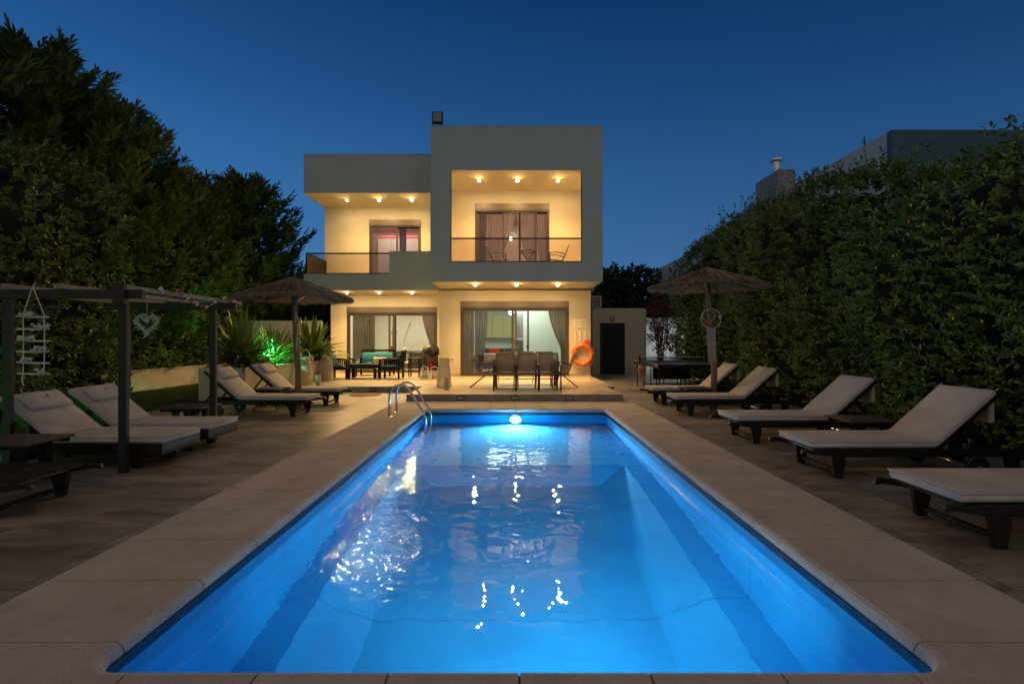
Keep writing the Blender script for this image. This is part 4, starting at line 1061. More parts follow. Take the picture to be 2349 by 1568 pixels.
GR='sun loungers along the right side of the pool'; GL='sun loungers under the left parasol'; GP='sun loungers under the pergola'
lr = make_lounger('cream cushioned lounger nearest the camera on the right, cut by the photo edge',GR,True,'back'); lr.location=(2.90,3.57,0)
for y,lb in ((5.24,'second nearest cream lounger on the right, in front of the small slatted table'),(6.91,'middle cream lounger on the right, just beyond the small slatted table'),
             (9.36,'cream lounger on the right in front of the right parasol pole'),(10.95,'farthest cream lounger on the right, beside the table tennis table')):
    dup(lr,(2.93,y,0),0,lb)
ll = make_lounger('cream lounger with pillow in front of the left parasol pole',GL,True,'front'); ll.location=(-3.70,9.25,0); ll.rotation_euler=(0,0,math.pi)
dup(ll,(-3.70,10.80,0),math.pi,'cream lounger with pillow behind the left parasol pole by the planter')
l0 = make_lounger('dark slatted lounger without a cushion at the left photo edge',GP,False); l0.location=(-3.70,4.05,0); l0.rotation_euler=(0,0,math.pi)
# chunky loungers under the pergola
def make_day(label):
    t = thing('sun_lounger',label,'sun lounger',(0,0,0),0,GP)
    for s in (-1,1):
        g=MB(); g.box(.03,1.98,s*.30-.02,s*.30+.02,.15,.27); ob('side_rail',g,M_wood,t,bevel=.005)
        g=MB(); g.box(.26,.36,s*.25-.03,s*.25+.03,0,.149); ob('front_leg',g,M_wood,t,bevel=.005)
        g=MB(); g.box(1.50,1.60,s*.25-.03,s*.25+.03,0,.149); ob('rear_leg',g,M_wood,t,bevel=.005)
    for q_ in ((.36,.40,-.22,.22,.05,.149),(0.0,.028,-.32,.32,.15,.27),(1.6,1.62,-.22,.22,.05,.149)): ob('cross_bar',MB().box(*q_),M_wood,t,bevel=.004)
    g=MB()
    for i in range(13): g.box(.04+.09*i,.11+.09*i,-.279,.279,.25,.268)
    ob('seat_slats',g,M_wood,t)
    ang=R(39); bx,bz=1.18,.285; L=.70; c_,s2=math.cos(ang),math.sin(ang)
    def bp_(a,b): return (bx+a*c_-b*s2, bz+a*s2+b*c_)
    g=MB(); p=bp_(0,-.03); q=bp_(.76,-.03)
    for s in (-1,1): g.bar((p[0],s*.29,p[1]),(q[0],s*.29,q[1]),.035,.07)
    for i in range(7): r1=bp_(.06+.1*i,-.01); g.bar((r1[0],-.27,r1[1]),(r1[0],.27,r1[1]),.07,.015,up=(-s2,0,c_))
    g.bar((bp_(.5,-.06)[0],-.2,bp_(.5,-.06)[1]),(1.9,-.2,.22),.025,.05); g.bar((bp_(.5,-.06)[0],.2,bp_(.5,-.06)[1]),(1.9,.2,.22),.025,.05)
    ob('back_frame',g,M_wood,t,bevel=.004)
    line=dens_line([(-.01,.275),(.005,.272),(1.14,.272)])+[(1.165,.278)]+dens_line([(bx+.015,bz+.014),bp_(L-.012,0),bp_(L,0)])
    g=MB(); pad(g,line,.325,.068); ob('cushion',g,M_cush,t,smooth=True)
    g=MB()
    for s in (-1,1): g.tube([(p_[0],s*.322,p_[1]+.063) for p_ in line],.006,6)
    g.tube([(-.01,-.32,.336),(-.01,.32,.336)],.006,6); ob('piping',g,M_cushd,t,smooth=True)
    ln=dens_line([bp_(.40,.07),bp_(.415,.07),bp_(.62,.07),bp_(.635,.07)],.04)
    g=MB(); pad(g,ln,.24,.07); p_=ob('pillow',g,M_cush,t,smooth=True)
    c0=bp_(.53,.149); g=MB(); g.add([(c0[0]-.012,-.012,c0[1]-.004),(c0[0]+.012,-.012,c0[1]+.018),(c0[0]+.012,.014,c0[1]+.018),(c0[0]-.006,.012,c0[1]+.003)],[(0,1,2,3)]); ob('emblem',g,M_dark,p_)
    return t
ld = make_day('nearer of the two cream loungers with pillows under the pergola'); ld.location=(-3.69,5.57,0); ld.rotation_euler=(0,0,math.pi)
dup(ld,(-3.71,6.40,0),math.pi,'farther of the two cream loungers with pillows under the pergola')

# ---- small side tables
def side_table(loc, w_, d_, label, style='block', first={}):
    if style in first: 
        t = dup(first[style],loc,0,label); return t
    t = thing('side_table',label,'side table',loc,0,'small slatted side tables between the loungers')
    g=MB(); n=7
    for i in range(n): g.box(-w_/2,w_/2,-d_/2+d_*i/n+.003,-d_/2+d_*(i+1)/n-.003,.39,.415)
    ob('table_top',g,M_tabt,t,bevel=.003)
    for q_ in ((-w_/2+.03,w_/2-.03,-d_/2+.03,-d_/2+.055,.35,.389),(-w_/2+.03,w_/2-.03,d_/2-.055,d_/2-.03,.35,.389)): ob('apron',MB().box(*q_),M_wood,t)
    for sx_ in (-1,1):
        for sy_ in (-1,1):
            g=MB()
            if style=='block': g.box(sx_*.13-.035,sx_*.13+.035,sy_*.13-.035,sy_*.13+.035,0,.389)
            else: g.tube([(sx_*.18,sy_*.18,.389),(sx_*.19,sy_*.19,.08),(sx_*.22,sy_*.22,.04),(sx_*.24,sy_*.24,0)],.014,7)
            ob('leg',g,M_wood if style=='block' else M_dark,t)
    first[style]=t; return t
side_table((-4.72,4.78,0),.62,.52,'small slatted table between the bare lounger and the pergola')
side_table((-4.70,7.28,0),.62,.52,'small dark table on the deck edge in front of the lawn')
side_table((-4.85,10.0,0),.56,.5,'small table lit green between the two left parasol loungers','thin')
side_table((4.20,6.10,0),.56,.5,'small slatted table between two loungers near the right hedge','thin')
side_table((3.66,10.12,0),.5,.5,'small table between the two loungers by the right parasol pole','thin')

# ---- thatched parasols
def parasol(loc, rad, zr, za, label, lean, seed):
    r = random.Random(seed); t = thing('thatched_parasol',label,'parasol',loc,0,'reed thatched parasols')
    g=MB(); hp_=za-.12; g.tube([(0,0,0),(.01,.0,hp_*.3),(lean*.6,.0,hp_*.7),(lean,0,hp_)],[.062,.060,.055,.05],12); ob('pole',g,M_pole,t,smooth=True)
    def prof(s): return za-(za-zr)*(s**.92)*(1-.06*math.sin(s*math.pi))
    g=MB(); n=64; rings=10; v=[];f=[]
    for j in range(rings+1):
        s=j/rings
        for k_ in range(n):
            a=2*math.pi*k_/n; rr=max(.001,rad*s*(1+.012*math.sin(8*a)*s)); v.append((lean+rr*math.cos(a),rr*math.sin(a),prof(s)-.03+.012*s*math.sin(9*a+seed)))
    for j in range(rings):
        for k_ in range(n): f.append((j*n+k_,j*n+(k_+1)%n,(j+1)*n+(k_+1)%n,(j+1)*n+k_))
    g.add(v,f); ob('canopy_lining',g,M_thatchin,t,smooth=True)
    # reeds
    def reeds(cnt, s0, s1, rr0, dz, name, mtl):
        g=MB()
        for i in range(cnt):
            a=2*math.pi*(i+r.random())/cnt; sa=s0*r.uniform(.3,1.2); sb=s1*r.uniform(.93,1.02); da=r.uniform(-.04,.04)
            pts=[]
            for q in range(4):
                s=sa+(sb-sa)*q/3; aa=a+da*q/3; z=prof(s)+dz+r.uniform(-.008,.012)-(.02 if q==3 else 0)
                pts.append((lean+rad*s*math.cos(aa),rad*s*math.sin(aa),z))
            g.tube(pts,[rr0*.7,rr0,rr0,rr0*.5],3,cap=False)
        ob(name,g,mtl,t)
    reeds(520,.55,1.02,.007,.0,'reed_layer',M_thatch); reeds(330,.30,.75,.007,.014,'reed_layer',M_thatch); reeds(170,.03,.45,.007,.026,'reed_layer',M_thatch)
    reeds(300,.6,1.0,.006,-.05,'reed_underlayer',M_thatchin)
    g=MB()
    for i in range(900):
        a=r.uniform(0,6.283); s=r.uniform(.975,1.015); L=r.uniform(.03,.085); x,y=lean+rad*s*math.cos(a),rad*s*math.sin(a); z=prof(s)+.01
        g.tube([(x,y,z),(x+.02*math.cos(a)+r.uniform(-.01,.01),y+.02*math.sin(a)+r.uniform(-.01,.01),z-L)],[.006,.003],3,cap=False)
    ob('fringe',g,M_thatch,t)
    g=MB()
    for i in range(8):
        a=2*math.pi*i/8+.2; g.bar((lean+.05*math.cos(a),.05*math.sin(a),za-.16),(lean+rad*.93*math.cos(a),rad*.93*math.sin(a),prof(.93)-.055),.02,.03)
    ob('rib',g,M_pole,t)
    g=MB()
    for i in range(6):
        a=2*math.pi*i/6; g.bar((lean+.05*math.cos(a),.05*math.sin(a),zr-.08),(lean+.42*math.cos(a),.42*math.sin(a),prof(.36)-.07),.014,.014)
    ob('brace',g,M_steel,t)
    g=MB(); g.lathe([(.11,za-.07),(.07,za-.02),(.0001,za+.03)],c=(lean,0,0),n=14); ob('cap',g,M_steel,t)
    return t
parasol((-4.32,10.0,0),1.11,2.21,2.60,'grey reed thatched parasol over the left loungers',-.08,1)
parasol((4.03,10.14,0),1.14,2.45,2.81,'weathered reed thatched parasol over the far right loungers',-.13,2)
# ornaments on the poles
t = thing('starfish_ornament','rope with a starfish hanging on the left parasol pole','ornament',(-4.30,9.91,1.70))
g=MB(); g.tube([(-.02,0,.22),(.03,-.02,.05),(.02,-.02,-.1),(.0,-.02,-.55)],.009,6); g.tube([(-.02,0,.22),(-.02,-.02,.05),(0,-.02,-.05)],.009,6); ob('rope',g,M_rope,t)
g=MB(); 
sv=[(0,-.045,0)]
for i in range(10):
    a=math.pi/2+i*math.pi/5; rr=.075 if i%2==0 else .028; sv.append((rr*math.cos(a),-.03,rr*math.sin(a)))
g.add(sv+[(0,-.02,0)],[(0,1+i,1+(i+1)%10) for i in range(10)]+[(11,1+(i+1)%10,1+i) for i in range(10)]); ob('starfish',g,mat('starfish_tan',(.45,.22,.12),.9),t)
t = thing('dream_catcher','hoop dream catcher with a pale macrame tail on the right parasol pole','ornament',(3.93,10.02,1.80))
g=MB(); g.tube([(.20*math.cos(q*math.pi/16),0,.20*math.sin(q*math.pi/16)) for q in range(32)],.009,6,closed=True); ob('hoop',g,M_rope,t); g=MB(); g.tube([(-.05+.12*math.cos(q*math.pi/12),-.005,.05+.12*math.sin(q*math.pi/12)) for q in range(24)],.007,5,closed=True); ob('hoop',g,M_rope,t)
g=MB()
for i in range(22):
    x=-.09+.0082*i; g.tube([(x,-.01,-.19),(x*1.0+.01,-.01,-.5),(x*.9+.03+random.uniform(-.01,.01),-.01,-.85-.06*math.sin(i))],.005,4)
ob('tassel',g,mat('macrame',(.42,.37,.30),.95),t)
for p,cc,nm in (((-.10,-.03,-.07),(.5,.10,.08),'red_shell'),((.17,-.03,.03),(.55,.45,.38),'pale_shell')):
    g=MB(); g.sphere(p,.045,8,5,(1,.5,1.1)); ob(nm,g,mat(nm+'_m',cc,.6),t,smooth=True)
g=MB(); g.tube([(0,0,.20),(-.03,.04,.5)],.006,5); ob('cord',g,M_rope,t)

# ---- pergola
pg = thing('pergola','dark timber pergola with pale rafters over two loungers','pergola',(-4.7,6.0,0))
def pp(n_, mb, m_, **k_): return ob(n_, mb, m_, pg, world=True, **k_)
for (x,y) in ((-3.99,5.12),(-5.17,5.12),(-4.12,6.86),(-5.34,6.90)):
    g=MB(); g.box(x-.042,x+.042,y-.024,y+.024,0,1.775); pp('post',g,M_perg,bevel=.004)
g=MB(); g.box(-6.6,-3.78,5.085,5.135,1.776,1.868); pp('beam',g,M_perg,bevel=.004)
g=MB(); g.box(-5.6,-3.80,6.83,6.88,1.776,1.868); pp('beam',g,M_perg,bevel=.004)
for x in (-4.0,-4.58,-5.1,-5.62):
    g=MB(); g.box(x-.025,x+.025,5.0 if x<-4.1 else 5.1,7.30,1.870,1.92); pp('rafter',g,M_raft,bevel=.003)
g=MB(); g.box(-4.05,-3.93,5.05,5.084,1.72,1.93); pp('post_cap',g,M_perg)
# driftwood ladder ornament
t = thing('driftwood_hanger','white driftwood rung hanger with shells on the left of the pergola','ornament',(-5.02,5.04,1.92))
def wp(x,y,Y): return ((x-1180)*Y/1150, Y, 1.34-(y-783)*Y/1150)
Yh=5.04
for i,yy in enumerate((726,754,781,806,831.5,856.6)):
    a=wp(38+(i%3),yy-1+(i%2),Yh); b=wp(113,yy+1-(i%2),Yh); mid=((a[0]+b[0])/2,Yh,(a[2]+b[2])/2-.004)
    g=MB(); g.tube([a,mid,b],[.009,.011,.009],6); ob('rung',g,mat('driftwood%d'%i,(.55,.55,.56),.8),t,world=True)
    for q in range(3):
        sx0 = 50+ (30*(i%2)) + q*10; c0=wp(sx0+random.uniform(-3,3),yy-6,Yh-.02); g=MB()
        for e in range(5): g.sphere((c0[0]+random.uniform(-.025,.025),c0[1]+random.uniform(-.02,.02),c0[2]+random.uniform(-.015,.02)),random.uniform(.010,.022),6,4,(1,.8,.7))
        ob('shell',g,mat('shell%d%d'%(i,q),(.50,.55,.50),.7),t,world=True)
g=MB(); top=wp(75,657,Yh)
for xx in (53,101): g.tube([top,wp(xx,722,Yh),wp(xx+1,790,Yh),wp(xx,855,Yh)],.005,5)
g.tube([wp(53,855,Yh),wp(51,872,Yh),wp(54,884,Yh)],.006,5); g.tube([(top[0],Yh,top[2]),(top[0]+.01,5.06,1.93)],.005,5); ob('rope',g,M_rope,t,world=True)
# heart
t = thing('heart_wreath','pale twig heart wreath hanging under the pergola rafters','ornament',wp(337,742,6.6))
g=MB(); hp0=[]
for q in range(60):
    a=2*math.pi*q/60; hx=16*math.sin(a)**3; hz=13*math.cos(a)-5*math.cos(2*a)-2*math.cos(3*a)-math.cos(4*a); hp0.append((hx*.0092,0,hz*.0092))
for s in range(14):
    rs=random.Random(s); o1=[(p[0]*rs.uniform(.84,1.08)+rs.uniform(-.012,.012),rs.uniform(-.03,.03),p[2]*rs.uniform(.86,1.06)+rs.uniform(-.01,.01)) for p in hp0]
    sm=[tuple((o1[q-1][c]+o1[q][c]+o1[(q+1)%60][c])/3 for c in range(3)) for q in range(60)]
    g.tube(sm,.004,4,closed=True)
ob('twig_heart',g,mat('twig_pale',(.42,.48,.42),.9),t)
g=MB()
for s in range(140):
    p=hp0[random.randrange(60)]; q=(p[0]*.92+random.uniform(-.02,.02),random.uniform(-.03,.01),p[2]*.92+random.uniform(-.02,.02)); d=(random.uniform(-.04,.04),random.uniform(-.02,.02),random.uniform(-.04,.04)); g.tube([q,(q[0]+d[0],q[1]+d[1],q[2]+d[2])],.006,4)
ob('flower_bits',g,mat('lace_pale',(.45,.55,.50),.9),t)
g=MB(); g.tube([(0,0,.07),(0,0,.30)],.003,4); ob('cord',g,M_rope,t)
# garland: blossoms strung on the right rafter
t = thing('flower_garland','garland of pink and white artificial roses on the right pergola rafter','garland',(-3.95,6.2,1.9))
gp=[(790,265,0),(815,300,0),(840,340,0),(890,370,1),(1090,300,1),(1160,335,1),(1210,400,0),(1270,440,0),(1345,490,1),(1390,505,0),(1435,545,0),(1525,570,1),(1600,590,0),(1685,550,1),(1750,510,0),(1915,430,0),(2030,480,1),(2080,485,0)]
M_pink=mat('rose_pink',(.62,.10,.14),.7); M_ros=mat('rose_white',(.62,.60,.55),.7); pts=[]
for (zx,zy,pk) in gp:
    vx,vy=266.6+.13*zx,627.2+.13*zy; Y=3.955*1150/(1180-vx); c0=wp(vx,vy,Y); pts.append(c0); g=MB()
    for e in range(9):
        a=e*2.4; rr=.006+.0022*e; g.sphere((c0[0]+rr*.7*math.cos(a),c0[1]+rr*math.sin(a)*.6-.01,c0[2]+rr*.7*math.sin(a)),.012,6,4,(1,.7,.8))
    ob('pink_rose' if pk else 'white_rose',g,M_pink if pk else M_ros,t,world=True)
    c0 = c0
g=MB(); g.tube(pts,.004,4); ob('wire',g,mat('garland_green',(.06,.12,.04),.8),t,world=True)

# ---- pool ladder
t = thing('pool_ladder','curved stainless steel pool ladder at the far left corner of the pool','pool ladder',(-2.0,9.2,0))
def rail(y):
    P=[(-2.23,0),(-2.225,.25),(-2.215,.42),(-2.17,.51),(-2.10,.56),(-2.02,.575),(-1.94,.555),(-1.875,.49),(-1.80,.37),(-1.70,.20),(-1.62,.075),(-1.585,.0),(-1.578,-.1),(-1.578,-.35),(-1.578,-.95)]
    g=MB(); g.tube([(p[0],y,p[1]) for p in P],.021,10); return g
for y in (8.92,9.46): 
    o=ob('handrail',rail(y),M_steel,t,world=True,smooth=True); g=MB(); g.lathe([(.021,.02),(.055,.012),(.055,.0)],c=(-2.23,y,0),n=16); ob('flange',g,M_steel,t,world=True)
for z in (-.42,-.66,-.88):
    g=MB(); g.box(-1.62,-1.54,8.94,9.44,z-.012,z+.012); ob('rung',g,M_steel,t,world=True,bevel=.006)

# ---- step lights
for i,x in enumerate((-1.21,.01,1.24)):
    t = thing('step_light',['left','middle','right'][i]+' recessed step light in the front riser of the dining terrace','step light',(x,11.245,.078),0,'recessed step lights in the terrace risers')
    g=MB(); g.box(-.09,.09,-.012,-.001,-.045,.045); ob('bezel',g,M_dark,t,bevel=.003)
    g=MB(); g.box(-.07,.07,-.015,-.0125,-.026,.026); ob('diffuser',g,mat('step_glass%d'%i,(.42,.36,.24),.4),t)
for i,(x) in enumerate((-4.9,-3.72)):
    t = thing('step_light',['left','right'][i]+' recessed step light in the riser of the lounge terrace','step light',(x,13.195,.078),0,'recessed step lights in the terrace risers')
    g=MB(); g.box(-.09,.09,-.012,-.001,-.045,.045); ob('bezel',g,M_dark,t,bevel=.003)
    g=MB(); g.box(-.07,.07,-.015,-.0125,-.026,.026); ob('diffuser',g,M_riser,t)
o=ob('round_mat',MB().lathe([(.0001,.014),(.36,.014),(.38,.008),(.38,0)],n=40),mat('coir',(.26,.12,.06),.95)); o.location=(-3.75,12.6,0); tag(o,'flat round brown mat on the deck beside the lounge step','mat')

# ---- dining chairs: local faces +y
def dining_chair(label, group):
    t = thing('dining_chair',label,'chair',(0,0,0),0,group)
    def curve(a,b,n=5): return [tuple(a[i]+(b[i]-a[i])*k_/n for i in range(3)) for k_ in range(n+1)]
    for s in (-1,1):
        x=s*.265
        g=MB(); g.box(x-.018,x+.018,.235,.265,0,.60); ob('front_leg',g,M_chair,t,bevel=.006)
        g=MB(); g.tube([(x,.262,.60),(x,.22,.625),(x,.0,.635),(x,-.16,.60),(s*.245,-.235,.55)],.015,8); ob('arm',g,M_chair,t,smooth=True)
        g=MB(); g.tube([(s*.23,.10,.40),(s*.225,-.10,.26),(s*.215,-.42,.0)],.014,8); ob('rear_leg',g,M_chair,t,smooth=True)
        g=MB(); g.tube([(s*.245,.25,.40),(s*.245,.20,.415),(s*.245,-.12,.375),(s*.245,-.17,.40),(s*.245,-.24,.56),(s*.24,-.37,.885)],.014,8); ob('side_frame',g,M_chair,t,smooth=True)
    g=MB(); g.tube([(-.24,-.37,.885),(.24,-.37,.885)],.014,8); g.tube([(-.245,.25,.40),(.245,.25,.40)],.012,8); g.tube([(-.22,-.1,.26),(.22,-.1,.26)],.01,8); ob('cross_tube',g,M_chair,t,smooth=True)
    g=MB(); ln=[(.24,.408),(.15,.400),(0,.382),(-.12,.372),(-.165,.395),(-.20,.46),(-.24,.555),(-.30,.71),(-.365,.875)]; v=[];f=[]
    for (y,z) in ln: v += [(-.235,y,z),(0,y-.0,z-.008),(.235,y,z)]
    for i in range(len(ln)-1): f += [(3*i,3*i+1,3*i+4,3*i+3),(3*i+1,3*i+2,3*i+5,3*i+4)]
    g.add(v,f); o=ob('sling',g,M_sling,t,smooth=True); sm=o.modifiers.new('solid','SOLIDIFY'); sm.thickness=.006
    return t
GD='sling chairs around the dining table'
ch0 = dining_chair('left of the three sling chairs in front of the dining table facing the pool',GD); ch0.location=(-.23,12.27,TZ); ch0.rotation_euler=(0,0,math.pi)
for (x,y,rz,lb) in ((.31,12.27,math.pi,'middle of the three sling chairs in front of the dining table facing the pool'),(.85,12.27,math.pi,'right of the three sling chairs in front of the dining table facing the pool'),
                    (-.72,13.05,R(-90),'sling chair at the left end of the dining table'),(1.22,13.1,R(90),'sling chair at the right end of the dining table in front of the lifebuoy'),
                    (-.23,13.95,math.pi,'left of the three sling chairs behind the dining table'),(.31,13.95,math.pi,'middle of the three sling chairs behind the dining table'),(.85,13.95,math.pi,'right of the three sling chairs behind the dining table')):
    dup(ch0,(x,y,TZ),rz,lb)
dup(ch0,(-.52,15.95,3.5),R(-90),'left sling chair on the upper loggia balcony','sling chairs on the upper balcony')
dup(ch0,(1.36,15.95,3.5),R(90),'right sling chair on the upper loggia balcony','sling chairs on the upper balcony')
t = thing('dining_table','long dark metal dining table with glass top on the terrace','table',(.28,13.12,TZ))
g=MB(); g.box(-.86,.86,-.44,.44,.70,.72); ob('frame',g,M_chair,t,bevel=.006)
g=MB(); g.box(-.84,.84,-.42,.42,.7205,.728); ob('table_top',g,mat('smoked_glass',(.10,.085,.07),.12),t)
for sx_ in (-.8,.8):
    for sy_ in (-.38,.38):
        g=MB(); g.box(sx_-.025,sx_+.025,sy_-.025,sy_+.025,0,.699); ob('leg',g,M_chair,t,bevel=.004)
t = thing('table_plant','small green potted plant on the dining table','plant',(.13,13.15,TZ+.728))
g=MB(); g.lathe([(.0001,0),(.05,0),(.065,.09),(.055,.09),(.05,.06),(.0001,.06)],n=14); ob('pot',g,M_wht,t,smooth=True)
B=np.tile(np.array([[0,0,.07]]),(26,1))+rng.normal(0,.02,(26,3)); O=rng.normal(0,.7,(26,3))+np.array([0,0,.7]); leaf_obj('foliage',B,O,rng.normal(0,1,(26,3)),rng.uniform(.07,.13,26),np.full(26,.028),.2,M_agav,t)
t = thing('balcony_table','small round glass table on the upper loggia balcony','table',(.43,15.95,3.5))
g=MB(); g.tube([(.30*math.cos(q*math.pi/16),.30*math.sin(q*math.pi/16),.70) for q in range(32)],.014,6,closed=True); ob('rim',g,M_chair,t)
g=MB(); g.lathe([(.0001,.705),(.29,.705),(.29,.698),(.0001,.698)],n=32); ob('table_top',g,M_gtint,t)
for a in range(4):
    g=MB(); c_,s2=math.cos(a*1.57+.78),math.sin(a*1.57+.78); g.tube([(.28*c_,.28*s2,.69),(.09*c_,.09*s2,.5),(.05*c_,.05*s2,.35),(.1*c_,.1*s2,.15),(.26*c_,.26*s2,0)],.012,6); ob('leg',g,M_chair,t)
t = thing('wall_vent','low framed grey hatch on the loggia wall','hatch',(-1.95,YW,3.5)); g=MB(); g.box(-.22,.30,-.02,-.001,.02,.42); ob('frame',g,M_alu,t,bevel=.005); g=MB(); g.box(-.15,.23,-.024,-.0205,.08,.36); ob('panel',g,M_wall,t)

# ---- lounge set
def armrest_side(mb, y, x0, x1, zt=.62):
    pass
def lounge_seat(name, label, w_, cat):
    """local faces +x, width along y, origin at floor centre"""
    t = thing(name,label,cat,(0,0,0)); hw=w_/2
    for sx_ in (-.30,.30):
        for s in (-1,1):
            g=MB(); hh=.60 if sx_>0 else .60; g.box(sx_-.03,sx_+.03,s*hw-.03,s*hw+.03,0,hh); ob('leg',g,M_wood,t,bevel=.004)
    for s in (-1,1):
        g=MB(); g.box(-.36,.38,s*hw-.045,s*hw+.045,.601,.63); ob('armrest',g,M_wood,t,bevel=.005)
        g=MB(); g.box(-.27,.27,s*hw-.015,s*hw+.015,.28,.32)
        for i in range(8): g.box(-.24+.065*i,-.215+.065*i,s*hw-.01,s*hw+.01,.32,.60)
        ob('side_slats',g,M_wood,t)
    g=MB(); g.box(-.27,.30,-hw+.03,hw-.03,.27,.31); ob('seat_frame',g,M_wood,t,bevel=.004)
    g=MB(); n=max(6,int(w_/.07)); 
    g.bar((-.30,-hw+.03,.32),(-.30,hw-.03,.32),.03,.05); g.bar((-.42,-hw+.0,.87),(-.42,hw-.0,.87),.035,.06)
    for i in range(n): y=-hw+.06+(w_-.12)*i/(n-1); g.bar((-.30,y,.32),(-.415,y,.86),.022,.012)
    for s in (-1,1): g.bar((-.285,s*(hw-.01),.30),(-.42,s*(hw-.01),.90),.045,.045)
    ob('backrest',g,M_wood,t,bevel=.003)
    return t
def cushions(t, w_, nseat, hw):
    g=MB()
    for i in range(nseat):
        a=-hw+.04+(w_-.08)*i/nseat; b=-hw+.04+(w_-.08)*(i+1)/nseat-.01; g.box(-.22,.31,a,b,.312,.41)
    ob('seat_cushion',g,M_teal,t,bevel=.035,segs=3,smooth=True)
    g=MB()
    for i in range(nseat):
        a=-hw+.04+(w_-.08)*i/nseat; b=-hw+.04+(w_-.08)*(i+1)/nseat-.01
        m_=Matrix.Translation((-.265,0,.40))@Matrix.Rotation(R(-13),4,'Y'); g.box(0,.11,a,b,0,.38,m_)
    ob('back_cushion',g,M_teal,t,bevel=.04,segs=3,smooth=True)
t = lounge_seat('armchair','dark slatted armchair with teal cushions at the left of the coffee table',.62,'armchair'); cushions(t,.62,1,.31); t.location=(-5.63,16.22,TZ)
t = lounge_seat('armchair','dark slatted armchair with teal cushions at the right of the coffee table',.62,'armchair'); cushions(t,.62,1,.31); t.location=(-3.97,16.22,TZ); t.rotation_euler=(0,0,math.pi)
t = lounge_seat('garden_sofa','dark two seat garden sofa with teal cushions behind the coffee table',1.16,'sofa'); cushions(t,1.16,2,.58); t.location=(-4.87,17.55,TZ); t.rotation_euler=(0,0,R(-90))
m = mat('floral_print',(.62,.50,.34),.9,col2=(.65,.18,.10),nscale=26,mixpos=(.56,.60),detail=2)
g=MB(); g.box(-.22,.22,-.06,.06,0,.22); o=ob('floral_pillow',g,m,bevel=.05,segs=3,smooth=True); o.location=(-4.68,17.38,TZ+.415); o.rotation_euler=(R(-14),0,0); tag(o,'cream floral lumbar pillow on the garden sofa','pillow')
t = thing('coffee_table','dark low coffee table between the armchairs','coffee table',(-4.87,16.28,TZ))
g=MB(); g.box(-.48,.48,-.32,.32,.42,.46); ob('table_top',g,M_wood,t,bevel=.004)
for q_ in ((-.42,.42,-.28,-.25,.32,.419),(-.42,.42,.25,.28,.32,.419)): ob('apron',MB().box(*q_),M_wood,t)
for sx_ in (-.42,.42):
    for sy_ in (-.26,.26):
        g=MB(); g.box(sx_-.045,sx_+.045,sy_-.045,sy_+.045,0,.319); ob('leg',g,M_wood,t,bevel=.004)
for i,(x,lb) in enumerate(((-5.07,'pale glass bowl with white flowers at the left of the coffee table'),(-4.7,'flat pale dish at the right of the coffee table'))):
    t = thing('bowl',lb,'bowl',(x,16.2,TZ+.461)); g=MB(); g.lathe([(.0001,0),(.04,0),(.085,.045),(.08,.045),(.04,.01),(.0001,.01)],n=18); ob('dish',g,M_wht,t,smooth=True)
    if i==0:
        g=MB()
        for e in range(9): g.sphere((random.uniform(-.06,.06),random.uniform(-.04,.04),.06+random.uniform(0,.12)),.022,6,4)
        ob('flowers',g,M_wht,t,smooth=True)
t = thing('side_stand','tall dark side stand right of the lounge armchairs','side table',(-3.35,16.9,TZ)); g=MB(); g.box(-.2,.2,-.2,.2,.60,.63); ob('table_top',g,M_wood,t)
for sx_ in (-.17,.17):
    for sy_ in (-.17,.17):
        g=MB(); g.box(sx_-.02,sx_+.02,sy_-.02,sy_+.02,0,.599); ob('leg',g,M_wood,t)
t = thing('wire_chair','white wire chair back showing between the sofa and the lounge door','chair',(-3.95,18.1,TZ))
g=MB()
for w2 in (.07,.11): g.tube([(-w2,0,.45),(-w2,0,.85),(-w2*.6,0,.93),(0,0,.96),(w2*.6,0,.93),(w2,0,.85),(w2,0,.45)],.010,6)
ob('backrest',g,M_wht,t); g=MB(); g.lathe([(.0001,.45),(.19,.45),(.19,.43),(.0001,.43)],c=(0,-.18,0),n=20); ob('seat',g,M_wht,t)
for a in range(4):
    g=MB(); x=.15*(1 if a%2 else -1); y=-.18+.15*(1 if a<2 else -1); g.tube([(x*.8,y,.43),(x,y,0)],.009,5); ob('leg',g,M_wht,t)

# ---- barbecue
t = thing('barbecue','black kettle barbecue on a stand by the corner of the lounge terrace','barbecue',(-2.93,17.62,TZ))
g=MB(); g.lathe([(.0001,.62),(.17,.64),(.28,.72),(.31,.80)],n=28); ob('bowl',g,M_dark,t,smooth=True)
g=MB(); g.lathe([(.315,.805),(.30,.90),(.22,1.03),(.10,1.09),(.0001,1.10)],n=28); ob('lid',g,mat('enamel_black',(.012,.016,.014),.45),t,smooth=True)
g=MB(); g.tube([(-.05,-.12,1.08),(-.05,-.13,1.13),(.05,-.13,1.13),(.05,-.12,1.08)],.01,6); ob('handle',g,M_wood,t)
g=MB(); g.box(-.56,-.315,-.2,.2,.78,.80); g.tube([(-.58,-.2,.80),(-.60,-.2,.68)],.012,5); ob('side_shelf',g,M_steel,t)
for sx_ in (-.2,.2):
    for sy_ in (-.18,.18):
        g=MB(); g.box(sx_-.02,sx_+.02,sy_-.02,sy_+.02,0,.70); ob('leg',g,M_dark,t)
g=MB(); g.box(-.22,.22,-.2,.2,.10,.12); ob('shelf',g,M_dark,t)
g=MB(); g.lathe([(.0001,.13),(.14,.13),(.15,.2),(.15,.42),(.09,.5),(.0001,.52)],n=20); o=ob('gas_bottle',g,mat('bottle_maroon',(.30,.03,.02),.35),None,smooth=True); o.location=(-2.90,17.60,TZ); tag(o,'dark red gas bottle under the barbecue','gas bottle')
